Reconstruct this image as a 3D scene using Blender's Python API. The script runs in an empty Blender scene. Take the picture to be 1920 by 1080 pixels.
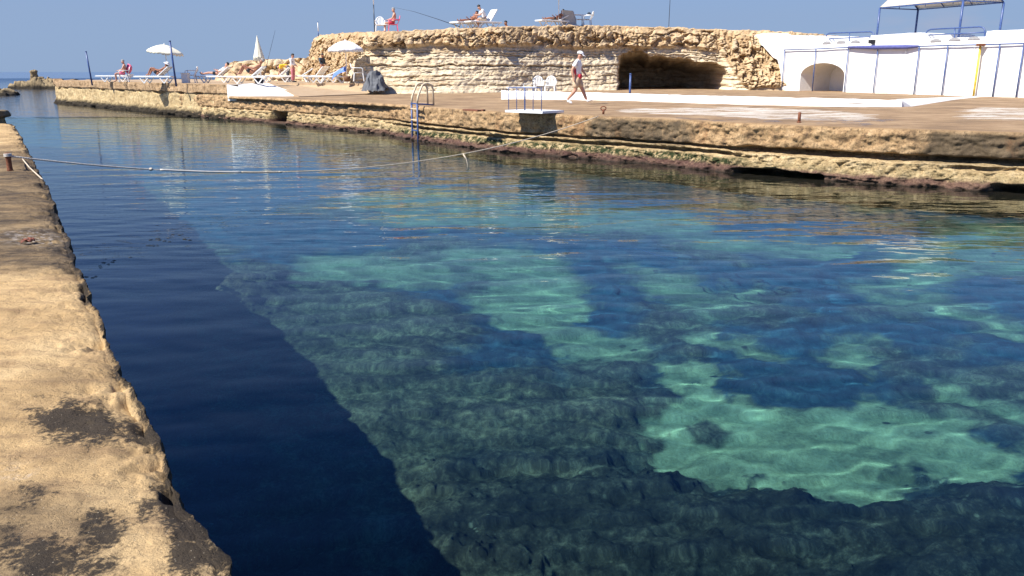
import bpy, bmesh, math, random
import numpy as np
from mathutils import Vector, Matrix

random.seed(7)
rng = np.random.default_rng(11)
R = math.radians
PI = math.pi
sc = bpy.context.scene
COL = sc.collection

# ------------------------------------------------------------------ camera
F = 1535.0
CAM_H = 2.2
PITCH = math.atan(405 / F)
CP, SP = math.cos(PITCH), math.sin(PITCH)


def ray(px, py):
    u = (px - 960) / F
    v = (540 - py) / F
    return Vector((u, CP + v * SP, -SP + v * CP))


def P(px, py, z=0.0):
    """the spot at height z that the survey sights at (px, py)"""
    r = ray(px, py)
    t = (z - CAM_H) / r.z
    return Vector((r.x * t, r.y * t, z))


def PD(px, py, d):
    r = ray(px, py)
    t = d / r.y
    return Vector((r.x * t, d, CAM_H + r.z * t))


def UW(px, py, depth):
    r = ray(px, py).normalized()
    t = -CAM_H / r.z
    p = Vector((r.x * t, r.y * t))
    h = Vector((r.x, r.y))
    si = h.length
    h.normalize()
    st = si / 1.33
    p += h * (depth * st / math.sqrt(1 - st * st))
    return (p.x, p.y)


cd = bpy.data.cameras.new('camera')
cam = bpy.data.objects.new('camera', cd)
COL.objects.link(cam)
cam.location = (0, 0, CAM_H)
cam.rotation_euler = (PI / 2 - PITCH, 0, 0)
cd.angle = 2 * math.atan(960 / F)
cd.clip_end = 120000
cd.clip_start = 0.05
sc.camera = cam

# ------------------------------------------------------------------ light
SUN_EL = R(49)
SUN_H = Vector((-0.85, -0.53)).normalized()
w = bpy.data.worlds.new("World")
sc.world = w
w.use_nodes = True
nt = w.node_tree
bg = nt.nodes['Background']
sky = nt.nodes.new('ShaderNodeTexSky')
sky.sky_type = 'NISHITA'
sky.sun_disc = False
sky.sun_elevation = SUN_EL
sky.sun_rotation = math.atan2(SUN_H.x, SUN_H.y)
sky.air_density = 1.0
sky.dust_density = 0.3
sky.ozone_density = 4.0
SKY_TINT = nt.nodes.new('ShaderNodeMix')
SKY_TINT.data_type = 'RGBA'
SKY_TINT.blend_type = 'MULTIPLY'
SKY_TINT.inputs[0].default_value = 1
SKY_TINT.inputs[7].default_value = (0.42, 0.80, 1.45, 1)
nt.links.new(sky.outputs[0], SKY_TINT.inputs[6])
# thin lavender sea air that pales the lowest few degrees of the sky
geo = nt.nodes.new('ShaderNodeTexCoord')
sep = nt.nodes.new('ShaderNodeSeparateXYZ')
nt.links.new(geo.outputs['Generated'], sep.inputs[0])
mr = nt.nodes.new('ShaderNodeMapRange')
mr.inputs[1].default_value = 0.06
mr.inputs[2].default_value = 0.42
mr.inputs[3].default_value = 0.93
mr.inputs[4].default_value = 0.0
nt.links.new(sep.outputs[2], mr.inputs[0])
air = nt.nodes.new('ShaderNodeMix')
air.data_type = 'RGBA'
air.inputs[7].default_value = (3.05, 4.15, 6.2, 1)
nt.links.new(mr.outputs[0], air.inputs[0])
nt.links.new(SKY_TINT.outputs[2], air.inputs[6])
# small fair weather clouds low over the horizon to the right
nz = nt.nodes.new('ShaderNodeTexNoise')
mp = nt.nodes.new('ShaderNodeMapping')
mp.inputs['Scale'].default_value = (14, 14, 40)
nt.links.new(geo.outputs['Generated'], mp.inputs[0])
nt.links.new(mp.outputs[0], nz.inputs['Vector'])
nz.inputs['Scale'].default_value = 1.0
nz.inputs['Detail'].default_value = 6
cr = nt.nodes.new('ShaderNodeMapRange')
cr.inputs[1].default_value = 0.52
cr.inputs[2].default_value = 0.70
nt.links.new(nz.outputs[0], cr.inputs[0])
band = nt.nodes.new('ShaderNodeMapRange')
band.inputs[1].default_value = 0.075
band.inputs[2].default_value = 0.045
nt.links.new(sep.outputs[2], band.inputs[0])
azm = nt.nodes.new('ShaderNodeMapRange')
azm.inputs[1].default_value = 0.28
azm.inputs[2].default_value = 0.42
nt.links.new(sep.outputs[0], azm.inputs[0])
m1 = nt.nodes.new('ShaderNodeMath'); m1.operation = 'MULTIPLY'
m2 = nt.nodes.new('ShaderNodeMath'); m2.operation = 'MULTIPLY'
m3 = nt.nodes.new('ShaderNodeMath'); m3.operation = 'MULTIPLY'
nt.links.new(cr.outputs[0], m1.inputs[0]); nt.links.new(band.outputs[0], m1.inputs[1])
nt.links.new(m1.outputs[0], m2.inputs[0]); nt.links.new(azm.outputs[0], m2.inputs[1])
nt.links.new(m2.outputs[0], m3.inputs[0]); m3.inputs[1].default_value = 0.5
cl = nt.nodes.new('ShaderNodeMix')
cl.data_type = 'RGBA'
cl.inputs[7].default_value = (4.3, 4.6, 6.0, 1)
nt.links.new(m3.outputs[0], cl.inputs[0])
nt.links.new(air.outputs[2], cl.inputs[6])
nt.links.new(cl.outputs[2], bg.inputs[0])
bg.inputs[1].default_value = 0.057

L = bpy.data.lights.new('sun', 'SUN')
L.energy = 5.0
L.angle = R(0.5)
L.color = (1.0, 0.95, 0.86)
sun = bpy.data.objects.new('sun', L)
COL.objects.link(sun)
sd = Vector((SUN_H.x * math.cos(SUN_EL), SUN_H.y * math.cos(SUN_EL), math.sin(SUN_EL)))
sun.rotation_euler = sd.to_track_quat('Z', 'Y').to_euler()
L.cycles.is_caustics_light = True

sc.view_settings.view_transform = 'Standard'
sc.view_settings.look = 'None'
sc.view_settings.exposure = 0.8
sc.cycles.max_bounces = 8
sc.cycles.transmission_bounces = 6
sc.cycles.use_denoising = True
sc.cycles.sample_clamp_indirect = 4.0

# ------------------------------------------------------------------ numpy noise
_p = rng.permutation(256)
PERM = np.concatenate([_p, _p, _p])
GR = rng.normal(size=(256, 3))
GR /= np.linalg.norm(GR, axis=1)[:, None]
JT = rng.random((256, 3))


def _h(i, j, k):
    return PERM[PERM[PERM[i & 255] + (j & 255)] + (k & 255)]


def perlin(x, y, z=0.0):
    x, y, z = np.broadcast_arrays(np.asarray(x, float), np.asarray(y, float), np.asarray(z, float))
    xi, yi, zi = (np.floor(a).astype(np.int64) for a in (x, y, z))
    fx, fy, fz = x - xi, y - yi, z - zi
    u, v, ww = (a * a * a * (a * (a * 6 - 15) + 10) for a in (fx, fy, fz))
    out = 0
    for dx in (0, 1):
        for dy in (0, 1):
            for dz in (0, 1):
                g = GR[_h(xi + dx, yi + dy, zi + dz)]
                d = g[..., 0] * (fx - dx) + g[..., 1] * (fy - dy) + g[..., 2] * (fz - dz)
                out = out + d * (u if dx else 1 - u) * (v if dy else 1 - v) * (ww if dz else 1 - ww)
    return out * 1.5


def fbm(x, y, z=0.0, o=4, g=0.5):
    s, a, f = 0, 1.0, 1.0
    for k in range(o):
        s = s + a * perlin(np.asarray(x) * f + 17.3 * k, np.asarray(y) * f, np.asarray(z) * f)
        a *= g
        f *= 2.03
    return s


def voro(x, y, z=0.0):
    x, y, z = np.broadcast_arrays(np.asarray(x, float), np.asarray(y, float), np.asarray(z, float))
    xi, yi, zi = (np.floor(a).astype(np.int64) for a in (x, y, z))
    f1 = np.full(x.shape, 9.0)
    f2 = np.full(x.shape, 9.0)
    cid = np.zeros(x.shape, np.int64)
    for dx in (-1, 0, 1):
        for dy in (-1, 0, 1):
            for dz in (-1, 0, 1):
                h = _h(xi + dx, yi + dy, zi + dz)
                jt = JT[h]
                d = np.sqrt((xi + dx + jt[..., 0] - x) ** 2 + (yi + dy + jt[..., 1] - y) ** 2 + (zi + dz + jt[..., 2] - z) ** 2)
                near = d < f1
                f2 = np.where(near, f1, np.minimum(f2, d))
                cid = np.where(near, h, cid)
                f1 = np.where(near, d, f1)
    return f1, f2, cid / 255.0


def sstep(a, b, x):
    t = np.clip((x - a) / (b - a), 0, 1)
    return t * t * (3 - 2 * t)


def polysd(pts, X, Y):
    """signed distance to a polygon, positive inside"""
    d = np.full(X.shape, 1e9)
    inside = np.zeros(X.shape, bool)
    n = len(pts)
    for i in range(n):
        ax, ay = pts[i]
        bx, by = pts[(i + 1) % n]
        ex, ey = bx - ax, by - ay
        t = np.clip(((X - ax) * ex + (Y - ay) * ey) / (ex * ex + ey * ey + 1e-12), 0, 1)
        d = np.minimum(d, np.hypot(X - ax - t * ex, Y - ay - t * ey))
        if abs(by - ay) > 1e-12:
            inside ^= ((ay > Y) != (by > Y)) & (X < ex * (Y - ay) / ey + ax)
    return np.where(inside, d, -d)


# ------------------------------------------------------------------ mesh helpers
def finish(o, parent=None):
    COL.objects.link(o)
    if parent is not None:
        o.parent = parent
    return o


def gridmesh(name, X, Y, Z, mat, attrs=None, parent=None, flip=False):
    r, c = X.shape
    co = np.stack([X, Y, Z], -1).reshape(-1, 3).astype(np.float32)
    idx = np.arange(r * c).reshape(r, c)
    q = [idx[:-1, :-1], idx[:-1, 1:], idx[1:, 1:], idx[1:, :-1]]
    if flip:
        q = q[::-1]
    f = np.stack(q, -1).reshape(-1, 4)
    me = bpy.data.meshes.new(name)
    me.vertices.add(len(co))
    me.vertices.foreach_set('co', co.ravel())
    me.loops.add(f.size)
    me.loops.foreach_set('vertex_index', f.ravel().astype(np.int32))
    me.polygons.add(len(f))
    me.polygons.foreach_set('loop_start', np.arange(0, f.size, 4, dtype=np.int32))
    me.update(calc_edges=True)
    me.polygons.foreach_set('use_smooth', np.ones(len(f), bool))
    for k, a in (attrs or {}).items():
        at = me.attributes.new(k, 'FLOAT', 'POINT')
        at.data.foreach_set('value', np.broadcast_to(a, X.shape).astype(np.float32).ravel())
    me.materials.append(mat)
    return finish(bpy.data.objects.new(name, me), parent)


class MB:
    def __init__(s):
        s.v = []
        s.f = []
        s.sm = []

    def add(s, v, f, smooth=False):
        b = len(s.v)
        s.v += [tuple(a) for a in v]
        s.f += [tuple(b + i for i in q) for q in f]
        s.sm += [smooth] * len(f)
        return s

    def box(s, c, d, rz=0, M=None):
        hx, hy, hz = d[0] / 2, d[1] / 2, d[2] / 2
        bv = min(d) * 0.12
        vs = []
        ca, sa = math.cos(rz), math.sin(rz)
        for z, k in ((-hz, 1), (-hz + bv, 0), (hz - bv, 0), (hz, 1)):
            for x, y in ((-hx + bv * k, -hy + bv * k), (hx - bv * k, -hy + bv * k), (hx - bv * k, hy - bv * k), (-hx + bv * k, hy - bv * k)):
                p = Vector((x, y, z))
                p = M @ p if M is not None else Vector((ca * x - sa * y, sa * x + ca * y, z))
                vs.append(p + Vector(c))
        fs = [(3, 2, 1, 0), (12, 13, 14, 15)]
        for l in range(3):
            for i in range(4):
                a = l * 4 + i
                b = l * 4 + (i + 1) % 4
                fs.append((a, b, b + 4, a + 4))
        return s.add(vs, fs)

    def bar(s, a, b, wd, th=None, up=(0, 0, 1)):
        a, b = Vector(a), Vector(b)
        d = b - a
        ln = d.length
        d.normalize()
        upv = Vector(up)
        if abs(d.dot(upv)) > 0.98:
            upv = Vector((1, 0, 0))
        x = d.cross(upv).normalized()
        z = x.cross(d).normalized()
        M = Matrix((x, d, z)).transposed()
        return s.box((a + b) / 2, (wd, ln, th or wd), M=M)

    def tube(s, pts, r, seg=8, cap=True):
        pts = [Vector(p) for p in pts]
        n = len(pts)
        rs = r if isinstance(r, (list, tuple)) else [r] * n
        vs = []
        px = None
        for i, p in enumerate(pts):
            d = (pts[min(i + 1, n - 1)] - pts[max(i - 1, 0)]).normalized()
            if px is None:
                px = d.cross(Vector((0, 0, 1)) if abs(d.z) < 0.95 else Vector((1, 0, 0))).normalized()
            px = (px - d * px.dot(d)).normalized()
            py = d.cross(px)
            for k in range(seg):
                a = 2 * PI * k / seg
                vs.append(p + (px * math.cos(a) + py * math.sin(a)) * rs[i])
        fs = []
        for i in range(n - 1):
            for k in range(seg):
                a = i * seg + k
                b = i * seg + (k + 1) % seg
                fs.append((a, b, b + seg, a + seg))
        if cap:
            fs.append(tuple(reversed(range(seg))))
            fs.append(tuple(range((n - 1) * seg, n * seg)))
        return s.add(vs, fs, True)

    def lathe(s, prof, seg=16, c=(0, 0, 0)):
        vs = []
        for r, z in prof:
            for k in range(seg):
                a = 2 * PI * k / seg
                vs.append((c[0] + r * math.cos(a), c[1] + r * math.sin(a), c[2] + z))
        fs = []
        for i in range(len(prof) - 1):
            for k in range(seg):
                a = i * seg + k
                b = i * seg + (k + 1) % seg
                fs.append((a, b, b + seg, a + seg))
        fs.append(tuple(reversed(range(seg))))
        fs.append(tuple(range((len(prof) - 1) * seg, len(prof) * seg)))
        return s.add(vs, fs, True)

    def ball(s, c, r, seg=12, rings=8, sc3=(1, 1, 1)):
        vs = [(c[0], c[1], c[2] + r * sc3[2])]
        for i in range(1, rings):
            t = PI * i / rings
            for k in range(seg):
                a = 2 * PI * k / seg
                vs.append((c[0] + r * sc3[0] * math.sin(t) * math.cos(a), c[1] + r * sc3[1] * math.sin(t) * math.sin(a), c[2] + r * sc3[2] * math.cos(t)))
        vs.append((c[0], c[1], c[2] - r * sc3[2]))
        fs = [(0, 1 + k, 1 + (k + 1) % seg) for k in range(seg)]
        for i in range(rings - 2):
            for k in range(seg):
                a = 1 + i * seg + k
                b = 1 + i * seg + (k + 1) % seg
                fs.append((a, a + seg, b + seg, b))
        l = 1 + (rings - 2) * seg
        fs += [(l + k, len(vs) - 1, l + (k + 1) % seg) for k in range(seg)]
        return s.add(vs, fs, True)

    def prism(s, pts, z0, z1):
        n = len(pts)
        vs = [(p[0], p[1], z0) for p in pts] + [(p[0], p[1], z1) for p in pts]
        fs = [tuple(reversed(range(n))), tuple(range(n, 2 * n))]
        fs += [(i, (i + 1) % n, n + (i + 1) % n, n + i) for i in range(n)]
        return s.add(vs, fs)

    def build(s, name, mat, parent=None):
        me = bpy.data.meshes.new(name)
        me.from_pydata(s.v, [], s.f)
        me.polygons.foreach_set('use_smooth', s.sm)
        bm = bmesh.new()
        bm.from_mesh(me)
        bmesh.ops.recalc_face_normals(bm, faces=bm.faces)
        bm.to_mesh(me)
        bm.free()
        me.materials.append(mat)
        return finish(bpy.data.objects.new(name, me), parent)


def tag(o, label=None, cat=None, group=None, kind=None):
    if label: o['label'] = label
    if cat: o['category'] = cat
    if group: o['group'] = group
    if kind: o['kind'] = kind
    return o


def thing(name, label, cat, loc=(0, 0, 0), rz=0.0, group=None):
    o = bpy.data.objects.new(name, None)
    o.empty_display_size = 0.2
    COL.objects.link(o)
    o.location = loc
    o.rotation_euler = (0, 0, rz)
    return tag(o, label, cat, group)


def children(o):
    return [c for c in bpy.data.objects if c.parent == o]


def copy_tree(o, parent=None):
    c = o.copy()
    COL.objects.link(c)
    if parent is not None:
        c.parent = parent
    for ch in children(o):
        copy_tree(ch, c)
    return c


def place(proto, used, loc, rz, label, group=None):
    o = copy_tree(proto) if used else proto
    o.location = loc
    o.rotation_euler = (0, 0, rz)
    o['label'] = label
    if group: o['group'] = group
    return o


# ------------------------------------------------------------------ materials
def M_new(name):
    m = bpy.data.materials.new(name)
    m.use_nodes = True
    return m, m.node_tree, m.node_tree.nodes['Principled BSDF']


def flat(name, c, rough=0.5, var=0.12, scale=9.0, bump=0.0, metal=0.0, sub=None):
    """one paint or cloth with slight wear in its tone"""
    m, n, b = M_new(name)
    t = n.nodes.new('ShaderNodeTexCoord')
    z = n.nodes.new('ShaderNodeTexNoise')
    z.inputs['Scale'].default_value = scale
    z.inputs['Detail'].default_value = 5
    n.links.new(t.outputs['Object'], z.inputs['Vector'])
    r = n.nodes.new('ShaderNodeValToRGB')
    r.color_ramp.elements[0].position = 0.3
    r.color_ramp.elements[1].position = 0.7
    r.color_ramp.elements[0].color = (*[max(0, x * (1 - var)) for x in c], 1)
    r.color_ramp.elements[1].color = (*[min(1, x * (1 + var)) for x in c], 1)
    n.links.new(z.outputs[0], r.inputs[0])
    n.links.new(r.outputs[0], b.inputs['Base Color'])
    b.inputs['Roughness'].default_value = rough
    b.inputs['Metallic'].default_value = metal
    if bump:
        bp = n.nodes.new('ShaderNodeBump')
        bp.inputs['Strength'].default_value = bump
        bp.inputs['Distance'].default_value = 0.02
        n.links.new(z.outputs[0], bp.inputs['Height'])
        n.links.new(bp.outputs[0], b.inputs['Normal'])
    return m


class NT:
    """small node builder for the stone materials"""
    def __init__(s, name, rough=0.9):
        s.m, s.n, s.b = M_new(name)
        s.b.inputs['Roughness'].default_value = rough
        s.b.inputs['Specular IOR Level'].default_value = 0.25
        s.tc = s.n.nodes.new('ShaderNodeTexCoord').outputs['Object']

    def link(s, a, b):
        s.n.links.new(a, b)

    def map(s, scale, loc=(0, 0, 0)):
        m = s.n.nodes.new('ShaderNodeMapping')
        m.inputs['Scale'].default_value = scale
        m.inputs['Location'].default_value = loc
        s.link(s.tc, m.inputs[0])
        return m.outputs[0]

    def noise(s, scale, detail=6, rough=0.6, vec=None, dist=0.0):
        z = s.n.nodes.new('ShaderNodeTexNoise')
        z.inputs['Scale'].default_value = scale
        z.inputs['Detail'].default_value = detail
        z.inputs['Roughness'].default_value = rough
        z.inputs['Distortion'].default_value = dist
        s.link(vec or s.tc, z.inputs['Vector'])
        return z.outputs[0]

    def vor(s, scale, feature='F1', vec=None, out='Distance'):
        z = s.n.nodes.new('ShaderNodeTexVoronoi')
        z.feature = feature
        z.inputs['Scale'].default_value = scale
        s.link(vec or s.tc, z.inputs['Vector'])
        return z.outputs[out]

    def ramp(s, x, stops):
        r = s.n.nodes.new('ShaderNodeValToRGB')
        e = r.color_ramp.elements
        while len(e) < len(stops):
            e.new(0.5)
        for el, (p, c) in zip(e, stops):
            el.position = p
            el.color = (*c, 1) if not isinstance(c, (int, float)) else (c, c, c, 1)
        s.link(x, r.inputs[0])
        return r.outputs[0]

    def mix(s, fac, a, b, mode='MIX'):
        m = s.n.nodes.new('ShaderNodeMix')
        m.data_type = 'RGBA'
        m.blend_type = mode
        for sock, val in ((m.inputs[0], fac), (m.inputs[6], a), (m.inputs[7], b)):
            if isinstance(val, (int, float)):
                sock.default_value = val
            elif isinstance(val, tuple):
                sock.default_value = (*val, 1)
            else:
                s.link(val, sock)
        return m.outputs[2]

    def math(s, op, a, b=0.0, clamp=False):
        m = s.n.nodes.new('ShaderNodeMath')
        m.operation = op
        m.use_clamp = clamp
        for sock, val in ((m.inputs[0], a), (m.inputs[1], b)):
            if isinstance(val, (int, float)):
                sock.default_value = val
            else:
                s.link(val, sock)
        return m.outputs[0]

    def rng(s, x, a, b, c=0.0, d=1.0):
        m = s.n.nodes.new('ShaderNodeMapRange')
        for i, v in enumerate((a, b, c, d)):
            m.inputs[1 + i].default_value = v
        s.link(x, m.inputs[0])
        return m.outputs[0]

    def attr(s, name):
        a = s.n.nodes.new('ShaderNodeAttribute')
        a.attribute_name = name
        return a.outputs['Fac']

    def z(s):
        x = s.n.nodes.new('ShaderNodeSeparateXYZ')
        s.link(s.tc, x.inputs[0])
        return x.outputs[2]

    def color(s, c):
        s.link(c, s.b.inputs['Base Color'])

    def bump(s, h, strength=0.5, dist=0.03):
        b = s.n.nodes.new('ShaderNodeBump')
        b.inputs['Strength'].default_value = strength
        b.inputs['Distance'].default_value = dist
        s.link(h, b.inputs['Height'])
        s.link(b.outputs[0], s.b.inputs['Normal'])


WHITE = flat('white_plastic', (0.80, 0.80, 0.78), 0.4, 0.04)
WHITEWASH_T = NT('whitewash', 0.85)
_n = WHITEWASH_T.noise(2.2, 8, 0.65)
_f = WHITEWASH_T.noise(14, 6, 0.7)
_c = WHITEWASH_T.ramp(_n, [(0.3, (0.80, 0.79, 0.75)), (0.55, (0.86, 0.86, 0.84))])
_c = WHITEWASH_T.mix(WHITEWASH_T.ramp(WHITEWASH_T.noise(1.1, 9, 0.75, dist=0.6), [(0.66, 0.0), (0.74, 0.55)]), _c, (0.62, 0.50, 0.34))
WHITEWASH_T.color(_c)
WHITEWASH_T.bump(_f, 0.35, 0.02)
WHITEWASH = WHITEWASH_T.m
BLUE = flat('blue_paint', (0.045, 0.085, 0.23), 0.4, 0.25, 14)
RUST = flat('rusty_iron', (0.17, 0.06, 0.028), 0.85, 0.5, 30, 0.4)
CREAM = flat('cream_paint', (0.62, 0.50, 0.34), 0.5, 0.2)
CANVAS = flat('cream_canvas', (0.80, 0.75, 0.58), 0.8, 0.05)
YELLOW = flat('yellow_paint', (0.75, 0.52, 0.06), 0.6, 0.25, 6)
GREY = flat('grey_cloth', (0.10, 0.105, 0.115), 0.9, 0.3, 5, 0.5)
PALEGREY = flat('pale_grey_cloth', (0.42, 0.41, 0.39), 0.9, 0.08)
DARK = flat('dark_cloth', (0.02, 0.022, 0.03), 0.9, 0.25)
BLACKP = flat('black_plastic', (0.018, 0.018, 0.02), 0.5, 0.2)
NAVYCLOTH = flat('navy_cloth', (0.035, 0.05, 0.075), 0.9, 0.25)
REDCLOTH = flat('red_cloth', (0.55, 0.035, 0.06), 0.85, 0.15)
PINKCLOTH = flat('pink_cloth', (0.75, 0.16, 0.26), 0.85, 0.15)
PINKTROUSER = flat('dusty_pink_cloth', (0.52, 0.17, 0.20), 0.85, 0.15)
KHAKI = flat('khaki_cloth', (0.56, 0.42, 0.28), 0.9, 0.1)
WHITECLOTH = flat('white_cloth', (0.80, 0.80, 0.81), 0.9, 0.05)
YELLOWCLOTH = flat('yellow_cloth', (0.78, 0.48, 0.03), 0.9, 0.1)
BLUETOWEL = flat('blue_towel', (0.11, 0.20, 0.50), 0.95, 0.15)
BROWNBAG = flat('brown_leather', (0.15, 0.07, 0.03), 0.7, 0.25)
SKIN = flat('fair_skin', (0.52, 0.27, 0.18), 0.55, 0.08)
TAN = flat('tanned_skin', (0.30, 0.125, 0.07), 0.5, 0.1)
HAIR = flat('dark_hair', (0.018, 0.013, 0.010), 0.6, 0.3)
GREYHAIR = flat('grey_hair', (0.30, 0.28, 0.26), 0.7, 0.2)
STEEL = flat('grey_wire', (0.30, 0.31, 0.33), 0.4, 0.1)
ROPE = flat('pale_rope', (0.56, 0.47, 0.36), 0.9, 0.25, 40, 0.5)
ROPEGREY = flat('grey_braided_rope', (0.56, 0.52, 0.47), 0.9, 0.35, 60, 0.6)
CYANROPE = flat('turquoise_rope', (0.15, 0.55, 0.70), 0.6, 0.2)
ROD = flat('dark_carbon', (0.03, 0.04, 0.06), 0.4, 0.1)
DRAIN = flat('grey_mortar', (0.30, 0.30, 0.31), 0.9, 0.1)
EYE = flat('dark_eye', (0.01, 0.008, 0.006), 0.2, 0.0)
CONCRETE = flat('grey_concrete', (0.44, 0.40, 0.35), 0.9, 0.15, 3, 0.3)
SEAWEED = flat('dark_seaweed', (0.02, 0.018, 0.010), 0.6, 0.3)
DRYLEAF = flat('rust_brown_leaf', (0.18, 0.055, 0.03), 0.8, 0.4, 30)

# near quay: ochre concrete, sandy, with black lichen
t = NT('ochre_quay_stone', 0.9)
big = t.noise(1.1, 8, 0.6)
rot = t.n.nodes.new('ShaderNodeMapping')
rot.inputs['Rotation'].default_value = (0, 0, R(-33))
rot.inputs['Scale'].default_value = (0.45, 1.6, 1)
t.link(t.tc, rot.inputs[0])
mid = t.noise(4.5, 9, 0.7, rot.outputs[0], 0.3)
fine = t.noise(60, 6, 0.7)
c = t.ramp(big, [(0.36, (0.34, 0.225, 0.105)), (0.5, (0.51, 0.345, 0.165)), (0.64, (0.62, 0.44, 0.225))])
c = t.mix(t.ramp(mid, [(0.48, 0.0), (0.66, 0.75)]), c, (0.25, 0.16, 0.085))
c = t.mix(t.ramp(fine, [(0.36, 0.3), (0.50, 0.0)]), c, (0.24, 0.16, 0.085))
grey = t.attr('grey')
c = t.mix(t.math('MULTIPLY', grey, t.ramp(mid, [(0.36, 0.7), (0.58, 1.0)])), c, (0.065, 0.047, 0.031))
lich = t.math('ADD', t.attr('lichen'), t.math('MULTIPLY', t.math('SUBTRACT', t.noise(9, 9, 0.75), 0.5), 1.9))
lich = t.math('ADD', lich, t.math('MULTIPLY', t.math('SUBTRACT', t.noise(50, 5, 0.7), 0.5), 1.1))
c = t.mix(t.ramp(lich, [(0.45, 0.0), (0.75, 0.93)]), c, (0.020, 0.017, 0.015))
c = t.mix(t.ramp(t.vor(42), [(0.05, 0.8), (0.11, 0.0)]), c, (0.50, 0.42, 0.30))
white = t.math('MULTIPLY', t.attr('salt'), t.ramp(t.noise(16, 8, 0.75), [(0.5, 0.0), (0.62, 0.9)]))
c = t.mix(white, c, (0.55, 0.50, 0.45))
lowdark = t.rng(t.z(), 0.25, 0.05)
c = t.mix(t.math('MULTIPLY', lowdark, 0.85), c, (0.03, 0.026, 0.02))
t.color(c)
pits = t.ramp(t.noise(34, 4, 0.6), [(0.36, 0.0), (0.46, 1.0)])
hh_ = t.math('ADD', t.math('MULTIPLY', t.noise(11, 9, 0.75), 1.0), t.math('MULTIPLY', pits, 0.12))
t.bump(t.math('ADD', hh_, t.math('MULTIPLY', t.noise(140, 5, 0.75), 0.12)), 0.7, 0.04)
M_NEARQUAY = t.m

# far quay: weathered deck slab over limestone ledges, algae and weed bands at the water
t = NT('weathered_quay_stone', 0.92)
big = t.noise(0.55, 8, 0.62)
mid = t.noise(4.0, 9, 0.7)
fine = t.noise(22, 7, 0.75)
z = t.z()
zw = t.math('ADD', z, t.math('MULTIPLY', t.math('SUBTRACT', t.noise(2.4, 6, 0.7), 0.5), 0.22))
c = t.ramp(mid, [(0.36, (0.16, 0.10, 0.055)), (0.47, (0.36, 0.23, 0.115)), (0.64, (0.53, 0.36, 0.195))])
led = t.ramp(mid, [(0.36, (0.27, 0.185, 0.09)), (0.5, (0.47, 0.345, 0.18)), (0.66, (0.62, 0.48, 0.28))])
c = t.mix(t.rng(zw, 0.56, 0.46), c, led)
st = t.math('ADD', t.attr('stain'), t.math('MULTIPLY', t.math('SUBTRACT', t.noise(3.2, 9, 0.78), 0.5), 2.2))
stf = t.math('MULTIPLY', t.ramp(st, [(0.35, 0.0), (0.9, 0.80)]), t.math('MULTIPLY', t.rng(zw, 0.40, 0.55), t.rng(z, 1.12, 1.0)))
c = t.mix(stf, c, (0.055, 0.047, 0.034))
rus = t.ramp(t.noise(1.3, 7, 0.7, t.map((1, 1, 0.25), (5, 3, 0))), [(0.58, 0.0), (0.75, 0.6)])
c = t.mix(t.math('MULTIPLY', rus, t.math('MULTIPLY', t.rng(z, 0.5, 0.6), t.rng(z, 1.1, 0.98))), c, (0.25, 0.10, 0.035))
c = t.mix(t.ramp(fine, [(0.36, 0.85), (0.5, 0.0)]), c, (0.07, 0.05, 0.032))
g = t.math('MULTIPLY', t.math('MULTIPLY', t.rng(zw, 0.36, 0.29), t.ramp(t.noise(7, 8, 0.75), [(0.40, 0.0), (0.52, 1.0)])), t.attr('green'))
c = t.mix(g, c, (0.022, 0.032, 0.010))
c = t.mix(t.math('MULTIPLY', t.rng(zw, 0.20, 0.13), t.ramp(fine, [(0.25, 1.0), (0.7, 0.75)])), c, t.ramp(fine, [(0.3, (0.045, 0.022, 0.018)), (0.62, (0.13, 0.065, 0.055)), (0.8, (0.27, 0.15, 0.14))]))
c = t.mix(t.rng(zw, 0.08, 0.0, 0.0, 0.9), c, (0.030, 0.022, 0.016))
# the trodden deck
deckf = t.rng(z, 1.06, 1.10)
dn = t.noise(0.9, 9, 0.68, t.map((0.8, 1.1, 0.01)))
dk = t.ramp(dn, [(0.36, (0.20, 0.132, 0.078)), (0.5, (0.31, 0.205, 0.115)), (0.64, (0.42, 0.29, 0.17))])
dk = t.mix(t.ramp(t.noise(9, 8, 0.7), [(0.3, 0.4), (0.55, 0.0)]), dk, (0.22, 0.15, 0.09))
pat = t.math('ADD', t.attr('paint'), t.math('MULTIPLY', t.math('SUBTRACT', t.noise(1.3, 8, 0.72, t.map((0.45, 2.4, 0.01))), 0.5), 3.2))
dk = t.mix(t.ramp(pat, [(0.94, 0.0), (1.02, 0.8)]), dk, (0.68, 0.64, 0.57))
wet = t.math('ADD', t.attr('wet'), t.math('MULTIPLY', t.math('SUBTRACT', t.noise(2.0, 7, 0.7), 0.5), 2.0))
wetf = t.ramp(wet, [(0.75, 0.0), (0.95, 0.9)])
dk = t.mix(wetf, dk, (0.12, 0.085, 0.065))
c = t.mix(deckf, c, dk)
t.color(c)
t.link(t.rng(t.math('MULTIPLY', wetf, deckf), 0, 1, 0.92, 0.2), t.b.inputs['Roughness'])
t.bump(t.math('ADD', mid, t.math('MULTIPLY', fine, 0.6)), 0.9, 0.05)
M_FARQUAY = t.m

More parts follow.
